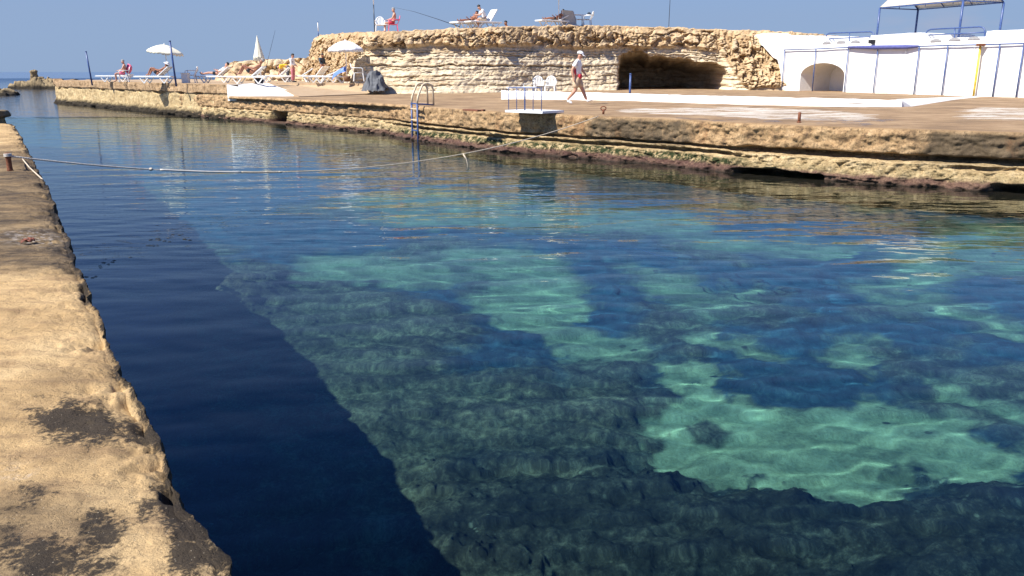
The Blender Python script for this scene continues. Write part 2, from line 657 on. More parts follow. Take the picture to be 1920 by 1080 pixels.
t = NT('upper_quay_stone', 0.92)
mid = t.noise(3.2, 9, 0.7)
fine = t.noise(20, 7, 0.75)
z = t.z()
zw = t.math('ADD', z, t.math('MULTIPLY', t.math('SUBTRACT', t.noise(1.6, 6, 0.7), 0.5), 0.3))
c = t.ramp(mid, [(0.36, (0.19, 0.12, 0.065)), (0.5, (0.40, 0.265, 0.145)), (0.66, (0.52, 0.37, 0.22))])
led = t.ramp(mid, [(0.36, (0.33, 0.23, 0.115)), (0.5, (0.50, 0.37, 0.19)), (0.66, (0.62, 0.49, 0.28))])
c = t.mix(t.rng(zw, 1.18, 1.10), c, led)
c = t.mix(t.ramp(fine, [(0.36, 0.8), (0.49, 0.0)]), c, (0.09, 0.062, 0.04))
c = t.mix(t.math('MULTIPLY', t.rng(zw, 0.48, 0.30), t.ramp(fine, [(0.3, 1.0), (0.65, 0.5)])), c, (0.06, 0.048, 0.026))
c = t.mix(t.rng(zw, 0.30, 0.20, 0, 0.95), c, (0.022, 0.017, 0.011))
t.color(c)
t.bump(t.math('ADD', mid, t.math('MULTIPLY', fine, 0.6)), 0.9, 0.06)
M_UPQUAY = t.m

t = NT('terrace_paving', 0.92)
mid = t.noise(1.6, 8, 0.65)
c = t.ramp(mid, [(0.3, (0.36, 0.25, 0.15)), (0.7, (0.46, 0.345, 0.225))])
c = t.mix(t.ramp(t.noise(14, 7, 0.7), [(0.3, 0.4), (0.55, 0.0)]), c, (0.25, 0.18, 0.11))
t.color(c)
t.bump(mid, 0.4, 0.03)
M_PAVING = t.m

# cliff limestone: rubble blocks above, pale strata below
t = NT('limestone_cliff', 0.93)
big = t.noise(0.5, 7, 0.6)
mid = t.noise(3.0, 9, 0.7)
fine = t.noise(16, 8, 0.75)
blk = t.attr('cell')
c = t.ramp(mid, [(0.36, (0.36, 0.25, 0.14)), (0.5, (0.54, 0.40, 0.24)), (0.66, (0.66, 0.53, 0.35))])
c2 = t.ramp(blk, [(0.0, (0.34, 0.22, 0.115)), (0.4, (0.52, 0.36, 0.20)), (0.8, (0.64, 0.48, 0.30)), (1.0, (0.48, 0.39, 0.28))])
c2 = t.mix(t.ramp(mid, [(0.35, 0.0), (0.8, 0.7)]), c2, (0.52, 0.38, 0.22))
strat = t.ramp(t.noise(1.0, 8, 0.7, t.map((0.35, 0.35, 7.0))), [(0.36, (0.40, 0.28, 0.16)), (0.5, (0.70, 0.59, 0.42)), (0.64, (0.80, 0.70, 0.53))])
c = t.mix(0.75, c, strat)
c = t.mix(t.attr('rubble'), c, c2)
c = t.mix(t.math('MULTIPLY', t.ramp(t.noise(0.55, 6, 0.7), [(0.60, 0.0), (0.72, 0.55)]), 1.0), c, (0.50, 0.25, 0.09))
c = t.mix(t.ramp(fine, [(0.33, 0.7), (0.44, 0.0)]), c, (0.17, 0.115, 0.065))
c = t.mix(t.ramp(t.math('ADD', t.attr('shade_tone'), t.math('SUBTRACT', mid, 0.5)), [(0.4, 0.0), (0.8, 0.8)]), c, (0.13, 0.09, 0.057))  # cave shade and dark rock tone mixed into the base colour
t.color(c)
t.bump(t.math('ADD', mid, t.math('MULTIPLY', fine, 0.7)), 0.95, 0.08)
M_CLIFF = t.m

# seabed: pale sand, grey green rock shelf, dark weed given the water's blue
t = NT('seabed_ground', 0.95)
fine = t.noise(13, 10, 0.8)
mid = t.noise(2.2, 8, 0.7)
rk = t.math('ADD', t.math('MULTIPLY', fine, 0.6), t.math('MULTIPLY', mid, 0.4))
rock = t.ramp(rk, [(0.38, (0.025, 0.017, 0.013)), (0.5, (0.12, 0.090, 0.066)), (0.62, (0.34, 0.265, 0.19))])
dark = t.ramp(rk, [(0.38, (0.006, 0.006, 0.007)), (0.52, (0.032, 0.029, 0.028)), (0.63, (0.13, 0.11, 0.095))])
spk = t.ramp(t.vor(7.0, 'F1', t.map((1, 1, 1), (3, 1, 0))), [(0.08, 0.75), (0.17, 0.0)])
dark = t.mix(t.math('MULTIPLY', spk, t.ramp(t.noise(1.1, 5), [(0.45, 0.0), (0.6, 1.0)])), dark, (0.32, 0.29, 0.25))
sn = t.math('ADD', t.math('MULTIPLY', t.noise(26, 7, 0.75), 0.45), t.math('MULTIPLY', mid, 0.55))
sand = t.ramp(sn, [(0.36, (0.24, 0.225, 0.15)), (0.5, (0.46, 0.43, 0.295)), (0.64, (0.62, 0.585, 0.43))])
wd_ = t.ramp(rk, [(0.38, (0.014, 0.040, 0.090)), (0.52, (0.036, 0.086, 0.165)), (0.66, (0.075, 0.150, 0.22))])  # blue of light scattered in the water, put into the weed colour
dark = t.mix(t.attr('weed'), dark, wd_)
c = t.mix(t.attr('dark'), rock, dark)
peb = t.math('MULTIPLY', t.ramp(t.vor(3.2, 'F1', t.map((1, 1, 0.2), (7, 2, 0))), [(0.10, 1.0), (0.17, 0.0)]), t.ramp(t.noise(0.9, 5), [(0.46, 0.0), (0.56, 1.0)]))
sand = t.mix(peb, sand, (0.05, 0.05, 0.045))
sand = t.mix(t.ramp(t.noise(1.0, 8, 0.72), [(0.50, 0.0), (0.64, 0.55)]), sand, (0.13, 0.13, 0.085))
c = t.mix(t.attr('sand'), c, sand)
c = t.mix(t.attr('deep_tint'), c, (0.010, 0.040, 0.085))  # far bed painted dark blue for the look of deep water
t.color(c)
t.bump(t.math('ADD', fine, t.math('MULTIPLY', mid, 0.5)), 0.8, 0.06)
M_BED = t.m

t = NT('sea_rock', 0.9)
mid = t.noise(1.3, 9, 0.7)
z = t.z()
c = t.ramp(mid, [(0.3, (0.10, 0.075, 0.045)), (0.55, (0.30, 0.225, 0.125)), (0.75, (0.42, 0.33, 0.20))])
c = t.mix(t.rng(t.math('ADD', z, t.math('MULTIPLY', t.math('SUBTRACT', mid, 0.5), 0.9)), 0.55, 0.25, 0, 0.95), c, (0.018, 0.015, 0.011))
t.color(c)
t.bump(mid, 0.9, 0.15)
M_SEAROCK = t.m

# water surface
m = bpy.data.materials.new('clear_sea_water')
m.use_nodes = True
n = m.node_tree
n.nodes.clear()
out = n.nodes.new('ShaderNodeOutputMaterial')
gl = n.nodes.new('ShaderNodeBsdfGlass')
gl.distribution = 'BECKMANN'
gl.inputs['Roughness'].default_value = 0.0
gl.inputs['IOR'].default_value = 1.333
gl.inputs['Color'].default_value = (0.97, 0.99, 1.0, 1)
tcn = n.nodes.new('ShaderNodeTexCoord')
mpn = n.nodes.new('ShaderNodeMapping')
mpn.inputs['Rotation'].default_value = (0, 0, R(12))
mpn.inputs['Scale'].default_value = (0.5, 1.5, 1)
n.links.new(tcn.outputs['Object'], mpn.inputs[0])
na = n.nodes.new('ShaderNodeTexNoise'); na.inputs['Scale'].default_value = 3.6; na.inputs['Detail'].default_value = 1.5
nb = n.nodes.new('ShaderNodeTexNoise'); nb.inputs['Scale'].default_value = 0.8; nb.inputs['Detail'].default_value = 6
n.links.new(mpn.outputs[0], na.inputs['Vector']); n.links.new(mpn.outputs[0], nb.inputs['Vector'])
at = n.nodes.new('ShaderNodeAttribute'); at.attribute_name = 'chop'
ma = n.nodes.new('ShaderNodeMath'); ma.operation = 'MULTIPLY'; fa = n.nodes.new('ShaderNodeAttribute'); fa.attribute_name = 'ruffle'
n.links.new(fa.outputs['Fac'], ma.inputs[1])
n.links.new(na.outputs[0], ma.inputs[0])
mb = n.nodes.new('ShaderNodeMath'); mb.operation = 'MULTIPLY'
n.links.new(nb.outputs[0], mb.inputs[0]); n.links.new(at.outputs['Fac'], mb.inputs[1])
ms = n.nodes.new('ShaderNodeMath'); ms.operation = 'ADD'
n.links.new(ma.outputs[0], ms.inputs[0]); n.links.new(mb.outputs[0], ms.inputs[1])
bp = n.nodes.new('ShaderNodeBump'); bp.inputs['Strength'].default_value = 1.0; bp.inputs['Distance'].default_value = 1.0
n.links.new(ms.outputs[0], bp.inputs['Height'])
n.links.new(bp.outputs[0], gl.inputs['Normal'])
rg = n.nodes.new('ShaderNodeAttribute'); rg.attribute_name = 'rough'
n.links.new(rg.outputs['Fac'], gl.inputs['Roughness'])
n.links.new(gl.outputs[0], out.inputs[0])
M_WATER = m
m = bpy.data.materials.new('sea_water_body')
m.use_nodes = True
n = m.node_tree
n.nodes.clear()
out = n.nodes.new('ShaderNodeOutputMaterial')
ab = n.nodes.new('ShaderNodeVolumeAbsorption')
ab.inputs[0].default_value = (0.10, 0.85, 0.81, 1)
ab.inputs[1].default_value = 0.30
n.links.new(ab.outputs[0], out.inputs['Volume'])
M_BODY = m

# ================================================================== SETTING
# ---- quay edge lines, surveyed at the waterline
N_IN = Vector((0.68, 0.73)).normalized()
WL = [(330, 214), (435, 225), (500, 229), (560, 235), (640, 243), (735, 252), (800, 264), (950, 283), (1080, 293), (1250, 307), (1380, 322), (1500, 331), (1650, 343), (1800, 351), (1920, 358), (2150, 376), (2500, 404)]


def resample(pts, px, kd):
    pts = [Vector((p[0], p[1])) for p in pts]
    out, ox = [], []
    for i in range(len(pts) - 1):
        a, b = pts[i], pts[i + 1]
        s = 0.0
        ln = (b - a).length
        while s < ln:
            p = a.lerp(b, s / ln)
            out.append(p)
            ox.append(px[i] + (px[i + 1] - px[i]) * s / ln)
            s += max(0.02, kd * p.length)
    out.append(pts[-1])
    ox.append(px[-1])
    return np.array([p[:] for p in out]), np.array(ox)


def deck_z(off):
    return 1.1 + 0.1 * sstep(2, 16, off)


# ---- lower terrace (far quay)
pts = [P(x, y, 0) for x, y in WL]
B, bx = resample(pts, [p[0] for p in WL], 0.0021)
nC = len(B)
inl = [42, 30, 22, 17, 13, 10, 8, 6.4, 5.2, 4.2, 3.4, 2.7, 2.1, 1.6, 1.2, 0.85, 0.6, 0.4, 0.26, 0.16, 0.09, 0.04]
zs = np.concatenate([np.linspace(1.08, 0.60, 20), np.linspace(0.58, 0.02, 48), [-0.08, -0.25, -0.6, -1.2, -2.2, -3.6]])
nR = len(inl) + len(zs)
OFF = np.zeros((nR, nC))
ZZ = np.zeros((nR, nC))
for i, o in enumerate(inl):
    OFF[i] = -o
    ZZ[i] = deck_z(o)
rel = np.cumsum(np.r_[0, np.hypot(*np.diff(B, axis=0).T)])
S, ZR = np.meshgrid(rel, zs)
PXG = np.broadcast_to(bx, S.shape)
warp = 0.05 * fbm(S * 0.7, ZR * 0 + 3.1, o=4)
zz = ZR + warp * sstep(-0.1, 0.3, ZR) * sstep(1.1, 0.8, ZR)
o = np.zeros_like(S)
right = sstep(1340, 1420, PXG)
mid_ = sstep(720, 770, PXG)
top_round = sstep(1.0, 1.1, ZR)
o -= 0.05 * top_round ** 2
# groove under the slab
gz = 0.52 + 0.03 * perlin(S * 0.9, 5.0)
gw = 0.035 + 0.035 * right + 0.02 * fbm(S * 1.7, 9.0, o=3)
gro = sstep(gw * 1.3, gw * 0.5, np.abs(zz - gz))
o -= (0.22 + 0.15 * right) * gro * (0.25 + 0.75 * mid_)
below = sstep(gz + 0.02, gz - 0.03, zz)
o += below * (0.03 + 0.10 * right)
# second groove on the middle stretch and far right
g2 = 0.40 + 0.025 * perlin(S * 0.8, 15.0)
on2 = np.clip(mid_ * (1 - right) + sstep(1760, 1800, PXG) * 0.8, 0, 1)
o -= 0.24 * on2 * sstep(0.055, 0.022, np.abs(zz - g2 + 0.01) + 0.012 * fbm(S * 3, 2.0, o=2))
# rough foot running out into the water
foot = sstep(0.40, 0.0, zz)
o += foot * (0.10 + 0.16 * on2 + 0.05 * right)
o += foot * (0.09 * fbm(S * 2.0, zz * 3.0, 4.0, o=4, g=0.6) + 0.05 * fbm(S * 9, zz * 11.0, 14.0, o=3))
# sea-worn hollows at the waterline
und = np.clip(sstep(1370, 1400, PXG) * sstep(1560, 1530, PXG) + 0.8 * sstep(0.15, 0.5, fbm(S * 0.35, 40.0, o=3)) * right, 0, 1)
o -= und * 0.75 * sstep(0.16 + 0.07 * fbm(S * 1.2, 77.0, o=3), 0.05, ZR) * sstep(-0.5, -0.1, ZR)
# dark cavity in the left wall
cav = sstep(508, 512, PXG) * sstep(541, 537, PXG) * sstep(0.52, 0.46, ZR) * sstep(0.02, 0.06, ZR)
o -= 1.1 * cav
# thin lip with a shadow line left of the ladder
lip = (1 - mid_) * sstep(430, 440, PXG)
o += lip * 0.16 * sstep(0.99, 1.0, ZR)
o -= lip * 0.10 * sstep(0.06, 0.02, np.abs(ZR - 0.93))
# general roughness
o += (0.07 * fbm(S * 1.3, zz * 1.6, 1.0, o=4, g=0.58) + 0.055 * fbm(S * 4, zz * 5.5, 11.0, o=5, g=0.66)) * sstep(1.1, 0.95, ZR)
o += 0.16 * fbm(S * 0.11, 30.0, o=3) * sstep(1.6, 1.0, ZR)
f1, f2, cid = voro(S * 1.8, zz * 2.4, 3.0)
o -= 0.05 * sstep(0.10, 0.02, f2 - f1) * sstep(0.55, 0.5, zz)
o = np.where(ZR < -0.05, np.maximum(o, 0.05 - und * 0.3), o)
OFF[len(inl):] = o
ZZ[len(inl):] = zz
for i in range(len(inl)):
    k = sstep(1.2, 0.0, inl[i])
    OFF[i] += 0.16 * fbm(rel * 0.11, 30.0, o=3) * k + (0.16 * lip[0]) * sstep(0.5, 0, inl[i])
GX = B[:, 0][None] - N_IN.x * OFF
GY = B[:, 1][None] - N_IN.y * OFF
dm = np.arange(nR)[:, None] < len(inl)
ZZ = ZZ + np.where(dm, 0.012 * fbm(GX * 1.1, GY * 1.1, o=4), 0)
PXF = np.broadcast_to(bx, ZZ.shape)
stain = 0.15 + 0.75 * sstep(1080, 1130, PXF) * sstep(1320, 1270, PXF) + 0.95 * sstep(1660, 1780, PXF) + 0.35 * sstep(560, 620, PXF) * sstep(740, 700, PXF) + 0.30 * sstep(800, 860, PXF) * sstep(1000, 940, PXF) - 0.35 * sstep(1330, 1400, PXF) * sstep(1660, 1600, PXF)
q1 = [P(x, y, 1.12)[:2] for x, y in ((1150, 203), (1400, 200), (1650, 212), (1640, 226), (1480, 224), (1300, 215), (1150, 209))]
q2 = [P(x, y, 1.14)[:2] for x, y in ((1790, 205), (2000, 200), (2000, 225), (1800, 222))]
q3 = [P(x, y, 1.12)[:2] for x, y in ((1260, 215), (1480, 218), (1700, 222), (1640, 236), (1400, 226), (1260, 226))]
paint = np.maximum(sstep(-0.6, 0.4, polysd(q1, GX, GY)), sstep(-0.6, 0.4, polysd(q2, GX, GY)))
wet = sstep(-0.5, 0.3, polysd(q3, GX, GY)) * 0.75
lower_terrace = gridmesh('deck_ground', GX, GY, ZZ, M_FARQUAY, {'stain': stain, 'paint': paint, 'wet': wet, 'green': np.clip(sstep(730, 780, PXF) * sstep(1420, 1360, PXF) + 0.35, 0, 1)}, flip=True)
tag(lower_terrace, kind='structure')

# ---- upper terrace at the left end
Z_UP = 1.62
UL = [(107, 193), (250, 207), (400, 221), (434, 225)]
pe = [P(x, y, 0) for x, y in UL]
N3 = Vector((N_IN.x, N_IN.y, 0))
line = [pe[0] + N3 * 12 + Vector((-1.2, 0.6, 0)), pe[0] + N3 * 5 + Vector((-0.9, 0.4, 0))] + pe + [pe[-1] + N3 * 0.5]
B, bx = resample(line, [60, 90, 107, 250, 400, 434, 440], 0.0016)
nrm = np.gradient(B, axis=0)
nrm = np.stack([nrm[:, 1], -nrm[:, 0]], -1)
for _ in range(30):
    nrm[1:-1] = (nrm[:-2] + nrm[1:-1] + nrm[2:]) / 3
nrm /= np.linalg.norm(nrm, axis=1)[:, None]
nrm = np.where((nrm @ np.array([-0.68, -0.73]))[:, None] < 0, -nrm, nrm)
rel = np.cumsum(np.r_[0, np.hypot(*np.diff(B, axis=0).T)])
zs = np.concatenate([[1.624, 1.622, 1.62], np.linspace(1.60, 1.25, 14), np.linspace(1.23, 0.02, 46), [-0.1, -0.4, -1.2, -3.6]])
S, ZR = np.meshgrid(rel, zs)
o = np.zeros_like(S)
o[0] = -0.5
o[1] = -0.12
lay = 1.17 + 0.07 * fbm(S * 0.5, 3.0, o=4)
o += 0.06 * sstep(lay - 0.02, lay + 0.04, ZR)
hol = sstep(0.05, 0.45, fbm(S * 0.6, 8.0, o=4, g=0.6))
o -= 0.25 * hol * sstep(0.09, 0.02, np.abs(ZR - lay + 0.04))
o += 0.20 * sstep(0.5, 0.05, ZR) + 0.14 * sstep(0.6, 0.1, ZR) * fbm(S * 1.6, ZR * 3, 2.0, o=5, g=0.6)
o += 0.05 * fbm(S * 1.1, ZR * 1.5, 6.0, o=6, g=0.6) * sstep(1.63, 1.5, ZR)
seam = sstep(0.06, 0.02, np.abs(S - np.interp(262, bx, rel)))
o -= 0.15 * seam * sstep(0.9, 1.1, ZR)
jag = 0.25 * fbm(S * 0.3, 50.0, o=4)
o += jag
end = sstep(150, 108, np.broadcast_to(bx, S.shape))
ZU = ZR + np.where(ZR > 1.0, end * 0.22 * fbm(S * 0.9, 20.0, o=3) - end * 0.02, 0)
ups = gridmesh('quay_edge_ground', B[:, 0][None] + nrm[:, 0][None] * o, B[:, 1][None] + nrm[:, 1][None] * o, ZU, M_UPQUAY, flip=True)
tag(ups, kind='structure')
top = MB()
a, b = PD(497, 153, 47), PD(700, 153, 43.0)
poly = [line[0], line[1], pe[0] + N3 * 0.25, pe[1] + N3 * 0.25, pe[2] + N3 * 0.25, pe[3] + N3 * 0.25, (a.x, a.y), (b.x, b.y), (PD(760, 150, 60).x, 62), (PD(420, 150, 62).x, 62)]
top.prism(poly, 0.4, Z_UP)
tag(top.build('terrace_pavement', M_PAVING), kind='structure')
# sloping paving down to the lower terrace
sl = MB()
s0, s1 = PD(497, 153, 47), PD(700, 153, 43.0)
s2, s3 = P(700, 176, 1.14), P(560, 181, 1.125)
sl.add([(s0.x, s0.y + 0.2, Z_UP + 0.004), (s1.x, s1.y + 0.2, Z_UP + 0.004), (s2.x, s2.y, 1.16), (s3.x, s3.y, 1.13), (s0.x, s0.y, 0.5), (s1.x, s1.y, 0.5), (s2.x, s2.y, 0.5), (s3.x, s3.y, 0.5)],
       [(0, 3, 2, 1), (3, 7, 6, 2), (0, 4, 7, 3), (1, 2, 6, 5), (4, 5, 6, 7)])
tag(sl.build('sloping_pavement', M_PAVING), kind='structure')
# whitewashed ramp beside the step
rp = MB()
A0 = pe[3] + Vector((-0.05, -0.1, 0))
r0 = Vector((A0.x, A0.y, Z_UP + 0.01)); r1 = PD(500, 152.4, 46); r1.z = Z_UP + 0.012
r2 = P(566, 179, 1.14); r3 = P(500, 179.5, 1.13); r4 = Vector((A0.x + 0.1, A0.y - 0.05, 1.14))
rp.add([r0, r1, r2, r3, r4] + [Vector((q.x, q.y, 0.9)) for q in (r0, r1, r2, r3, r4)],
       [(0, 4, 3, 1), (1, 3, 2), (4, 9, 8, 3), (3, 8, 7, 2), (0, 5, 9, 4), (1, 2, 7, 6), (0, 1, 6, 5), (5, 6, 7, 8, 9)])
tag(rp.build('whitewashed_ramp', WHITEWASH), 'whitewashed concrete ramp at the step between the far terraces', 'ramp')
# concrete step block by the cliff foot
sb = MB()
u0, u1 = P(648, 171.5, 1.17), P(694, 172.5, 1.17)
sb.prism([(u0.x, u0.y), (u1.x, u1.y), (u1.x + 0.6, u1.y + 4), (u0.x + 0.4, u0.y + 4.5)], 0.6, 1.74)
tag(sb.build('concrete_step', CONCRETE), 'plain grey concrete step block at the left foot of the cliff', 'step')

# ---- cliff with cave
CLF = [(572, 60, 4.35), (600, 57, 4.55), (640, 52, 4.45), (678, 46.5, 4.3), (705, 45.3, 4.25), (770, 45.0, 4.3), (860, 45.2, 4.42), (940, 46, 4.54), (1060, 48.5, 4.74), (1165, 50.5, 4.83), (1260, 51, 4.76), (1345, 51, 4.64), (1420, 50.4, 4.55), (1475, 49.4, 4.45), (1560, 51, 4.3), (1700, 56, 4.2)]
pts = [Vector(((x - 960) / F * d / CP * (CP * 1.0) , d)) for x, d, z in CLF]
pts = [Vector((PD(x, 110, d).x, d)) for x, d, z in CLF]
B, bx = resample(pts, [c[0] for c in CLF], 0.00115)
nC = len(B)
rel = np.cumsum(np.r_[0, np.hypot(*np.diff(B, axis=0).T)])
ztop = np.interp(bx, [c[0] for c in CLF], [c[2] for c in CLF])
ztop = np.where(bx < 600, ztop - sstep(600, 572, bx) * 1.6, ztop)
tt = np.concatenate([np.linspace(0, 1, 170)])
S, T = np.meshgrid(rel, tt)
PXG = np.broadcast_to(bx, S.shape)
zb = 0.9
ZR = zb + T * (ztop[None] - zb)
rubline = 3.55 + 0.25 * fbm(S * 0.25, 7.0, o=3) - 0.9 * sstep(700, 640, PXG) * 2.5 - 2.2 * sstep(1340, 1400, PXG)
rub = np.clip(sstep(rubline - 0.12, rubline + 0.12, ZR), 0, 1)
dir_n = np.array([-0.12, -0.99])
wx, wz = 0.35 * fbm(S * 0.8, ZR * 0.8, 3.0, o=3), 0.30 * fbm(S * 0.8, ZR * 0.8, 13.0, o=3)
wx = wx + 0.12 * fbm(S * 3, ZR * 3, 33.0, o=3)
wz = wz + 0.12 * fbm(S * 3, ZR * 3, 53.0, o=3)
f1, f2, cid = voro((S + wx) * (1.0 + 0.35 * np.sin(S * 0.31)), (ZR + wz) * 2.3, 2.0)
g1, g2, cid2 = voro((S + wx) * 3.3, (ZR + wz) * 3.8, 6.0)
block = 0.34 * sstep(0.0, 0.14, f2 - f1) * (0.25 + 1.0 * cid) + 0.13 * sstep(0.0, 0.14, g2 - g1) * (0.1 + cid2) + 0.10 * fbm(S * 2.2, ZR * 2.6, 44.0, o=4, g=0.6)
zl = ZR + 0.10 * fbm(S * 0.14, 4.0, o=3) + 0.035 * fbm(S * 0.8, ZR, 4.4, o=4)
strata = 0.08 * fbm(S * 0.6, zl * 1.0, 5.0, o=6, g=0.6) + 0.035 * fbm(S * 0.9, zl * 7.0, 15.0, o=4, g=0.6)
for k_, (lz_, amp_, wd_) in enumerate(((1.28, 0.10, 0.03), (1.52, 0.20, 0.035), (1.78, 0.10, 0.025), (1.98, 0.24, 0.04), (2.30, 0.12, 0.03), (2.52, 0.28, 0.045), (2.85, 0.10, 0.03), (3.02, 0.20, 0.035), (3.17, 0.12, 0.025), (3.30, 0.22, 0.03), (3.46, 0.10, 0.02))):
    dz_ = zl - lz_ - 0.04 * fbm(S * 0.5, 10.0 + k_, o=3)
    on_ = 0.25 + 0.75 * sstep(-0.25, 0.3, fbm(S * 0.33, 30.0 + 3 * k_, o=3))
    strata -= amp_ * on_ * sstep(-0.015, 0.0, dz_ + wd_) * sstep(wd_ * 2.2, 0.0, dz_ + wd_)
    strata += 0.05 * (k_ % 3 - 1) * sstep(-0.02, 0.02, dz_)
h1, h2, hid = voro(S * 0.75 + 0.5 * wx, zl * 1.6, 9.0)
strata += 0.10 * (hid - 0.5) * sstep(0.0, 0.08, h2 - h1) - 0.07 * sstep(0.04, 0.0, h2 - h1) * sstep(0.1, 0.35, fbm(S * 0.4, ZR, 88.0, o=2))
pits = sstep(0.30, 0.5, fbm(S * 3.0, ZR * 3.5, 93.0, o=3))
strata -= 0.06 * pits
prof = 2.3 * (1 - T) + 0.35 * sstep(0.35, 0.0, T) ** 2
rub_t = 1 - 0.75 * sstep(0.90, 0.945, T + 0.02 * fbm(S * 0.5, 8.0, o=3))
out_ = prof + rub * (block * rub_t + 0.10 + 0.15 * (1 - rub_t)) + (1 - rub) * strata + 0.25 * fbm(S * 0.3, ZR * 0.4, 21.0, o=4)
out_ += 0.06 * fbm(S * 4, ZR * 4, 31.0, o=3)
# cave: roof line falls to the right, a step of rock at its right foot
ctop = np.interp(bx, [1140, 1158, 1180, 1215, 1290, 1320, 1352, 1372, 1385], [0.9, 3.0, 3.35, 3.18, 2.95, 2.75, 2.55, 1.6, 0.9])
edge = ctop[None] + 0.24 * fbm(S * 0.9, 3.0, o=3, g=0.5) - ZR
cave = sstep(-0.015, 0.035, edge) * sstep(1158, 1166, PXG + 3 * fbm(ZR * 3, 4.0, o=3)) * sstep(1368, 1335, PXG + 9 * fbm(ZR * 2, 14.0, o=3))
cdeep = 0.9 + 5.4 * sstep(0.0, 0.7, edge) * sstep(1400, 1260, PXG) + 0.5 * fbm(S * 0.8, ZR * 1.6, 41.0, o=5)
out_ = out_ * (1 - cave) - cave * cdeep
stub = sstep(1150, 1180, PXG) * sstep(1215, 1190, PXG) * sstep(0.55, 0.1, np.abs(ZR - 3.45))
out_ -= 0.55 * stub * sstep(0.0, 0.5, fbm(S * 1.1, ZR * 1.3, 55.0, o=4) + 0.15)
hol = sstep(0.28, 0.5, fbm(S * 0.7, ZR * 1.6, 61.0, o=4)) * rub
out_ -= 0.35 * hol * (1 - cave)
out_ = out_ * sstep(-0.01, 0.03, T + 0.02)
out_ -= 0.6 * sstep(0.985, 1.0, T) * (0.2 + 0.5 * np.abs(fbm(S * 1.2, 3.0, o=3)))
GX = B[:, 0][None] + dir_n[0] * out_
GY = B[:, 1][None] + dir_n[1] * out_
GZ = ZR + 0.05 * fbm(S * 0.7, 6.0, o=4) * T + 0.06 * fbm(S * 3, ZR * 3, 71.0, o=3) * sstep(0.05, 0.2, T)
bk = []
for back, dz in ((0.9, 0.02), (2.0, 0.05), (5, 0.0), (14, -0.3)):
    bk.append((B[:, 0] + 0.12 * back, B[:, 1] + back, ztop + dz + 0.04 * fbm(rel * 0.7, back, o=3)))
GX = np.vstack([GX] + [b[0][None] for b in bk])
GY = np.vstack([GY] + [b[1][None] for b in bk])
GZ = np.vstack([GZ] + [b[2][None] for b in bk])
ext = lambda a, v: np.vstack([a, np.full((4, nC), v)])
shade_tone = ext(0.55 * cave * sstep(0.2, 0.6, edge) + 0.55 * sstep(730, 745, PXG) * sstep(775, 765, PXG) * sstep(3.2, 3.4, ZR) + 0.5 * stub, 0.1)  # cave inside and hollow darkened in colour as shade, plus a dark rock patch
cliff = gridmesh('cliff_terrain', GX, GY, GZ, M_CLIFF, {'rubble': ext(rub, 1), 'cell': ext(0.6 * cid + 0.4 * cid2, 0.6), 'shade_tone': shade_tone}, flip=False)
tag(cliff, kind='structure')

# low rock ridge behind the loungers at the cliff's left foot
RG = [(405, 60, 2.2), (440, 60, 2.95), (500, 59, 3.02), (560, 58, 3.1), (620, 56, 3.2), (690, 52, 3.0)]
pts = [Vector((PD(x, 110, d).x, d)) for x, d, z in RG]
B, bx = resample(pts, [c[0] for c in RG], 0.0016)
rel = np.cumsum(np.r_[0, np.hypot(*np.diff(B, axis=0).T)])
zt = np.interp(bx, [c[0] for c in RG], [c[2] for c in RG])
S, T = np.meshgrid(rel, np.linspace(0, 1, 60))
ZR = 1.4 + T * (zt[None] - 1.4)
f1, f2, cid = voro(S * 1.3 + 0.3 * fbm(S, ZR, o=3), ZR * 1.6, 4.0)
out_ = 1.2 * (1 - T) ** 1.5 + 0.4 * sstep(0, 0.3, f2 - f1) * (0.4 + cid) + 0.35 * fbm(S * 0.8, ZR, 3.0, o=5)
GX = np.vstack([B[:, 0][None] - 0.1 * out_, B[:, 0][None] + 0.3])
GY = np.vstack([B[:, 1][None] - out_, B[:, 1][None] + 3.0])
GZ = np.vstack([ZR + 0.10 * fbm(S * 0.8, 2.0, o=4) * T, zt[None] * 0 + 0.8])
ridge = gridmesh('rocky_terrain', GX, GY, GZ, M_CLIFF, {'rubble': np.full(GX.shape, 0.7), 'cell': np.vstack([cid, cid[-1:]]), 'shade_tone': np.full(GX.shape, 0.12)})
tag(ridge, kind='structure')

# ---- near quay
NE = [(1000, 1900), (640, 1420), (450, 1180), (397, 1080), (338, 960), (310, 880), (246, 740), (212, 660), (172, 575), (148, 520), (124, 455), (110, 420), (92, 365), (64, 310), (46, 275), (32, 245), (22, 232), (-60, 226), (-200, 222)]
ZQ = 0.70
pts = [P(x, y, ZQ) for x, y in NE]
pts = [Vector((pts[0].x + 0.54 * 5, pts[0].y - 0.84 * 5, ZQ))] + pts
B, bx = resample(pts, [0] + [p[1] for p in NE], 0.0042)
rel = np.cumsum(np.r_[0, np.hypot(*np.diff(B, axis=0).T)])
inl = np.concatenate([[9, 7, 5.5], np.geomspace(4.4, 0.012, 120)])
zs = np.concatenate([ZQ - np.geomspace(0.012, 0.7, 26), [-0.15, -0.4, -0.9, -1.8, -3.4]])
NI2 = np.array([-0.84, -0.54])
jag = 0.032 * fbm(rel * 1.6, 3.0, o=6, g=0.66) + 0.03 * fbm(rel * 0.5, 13.0, o=3)
rows_o = np.concatenate([inl, np.zeros(len(zs))])
rows_z = np.concatenate([np.full(len(inl), ZQ), zs])
S, OO = np.meshgrid(rel, rows_o)
_, ZR = np.meshgrid(rel, rows_z)
wall = (np.arange(len(rows_o)) >= len(inl))[:, None]
edgek = np.where(wall, 1.0, np.exp(-OO / 0.25))
GX = B[:, 0][None] + NI2[0] * OO
GY = B[:, 1][None] + NI2[1] * OO
rough = fbm(GX * 1.3, GY * 1.3, 3.0, o=6, g=0.55)
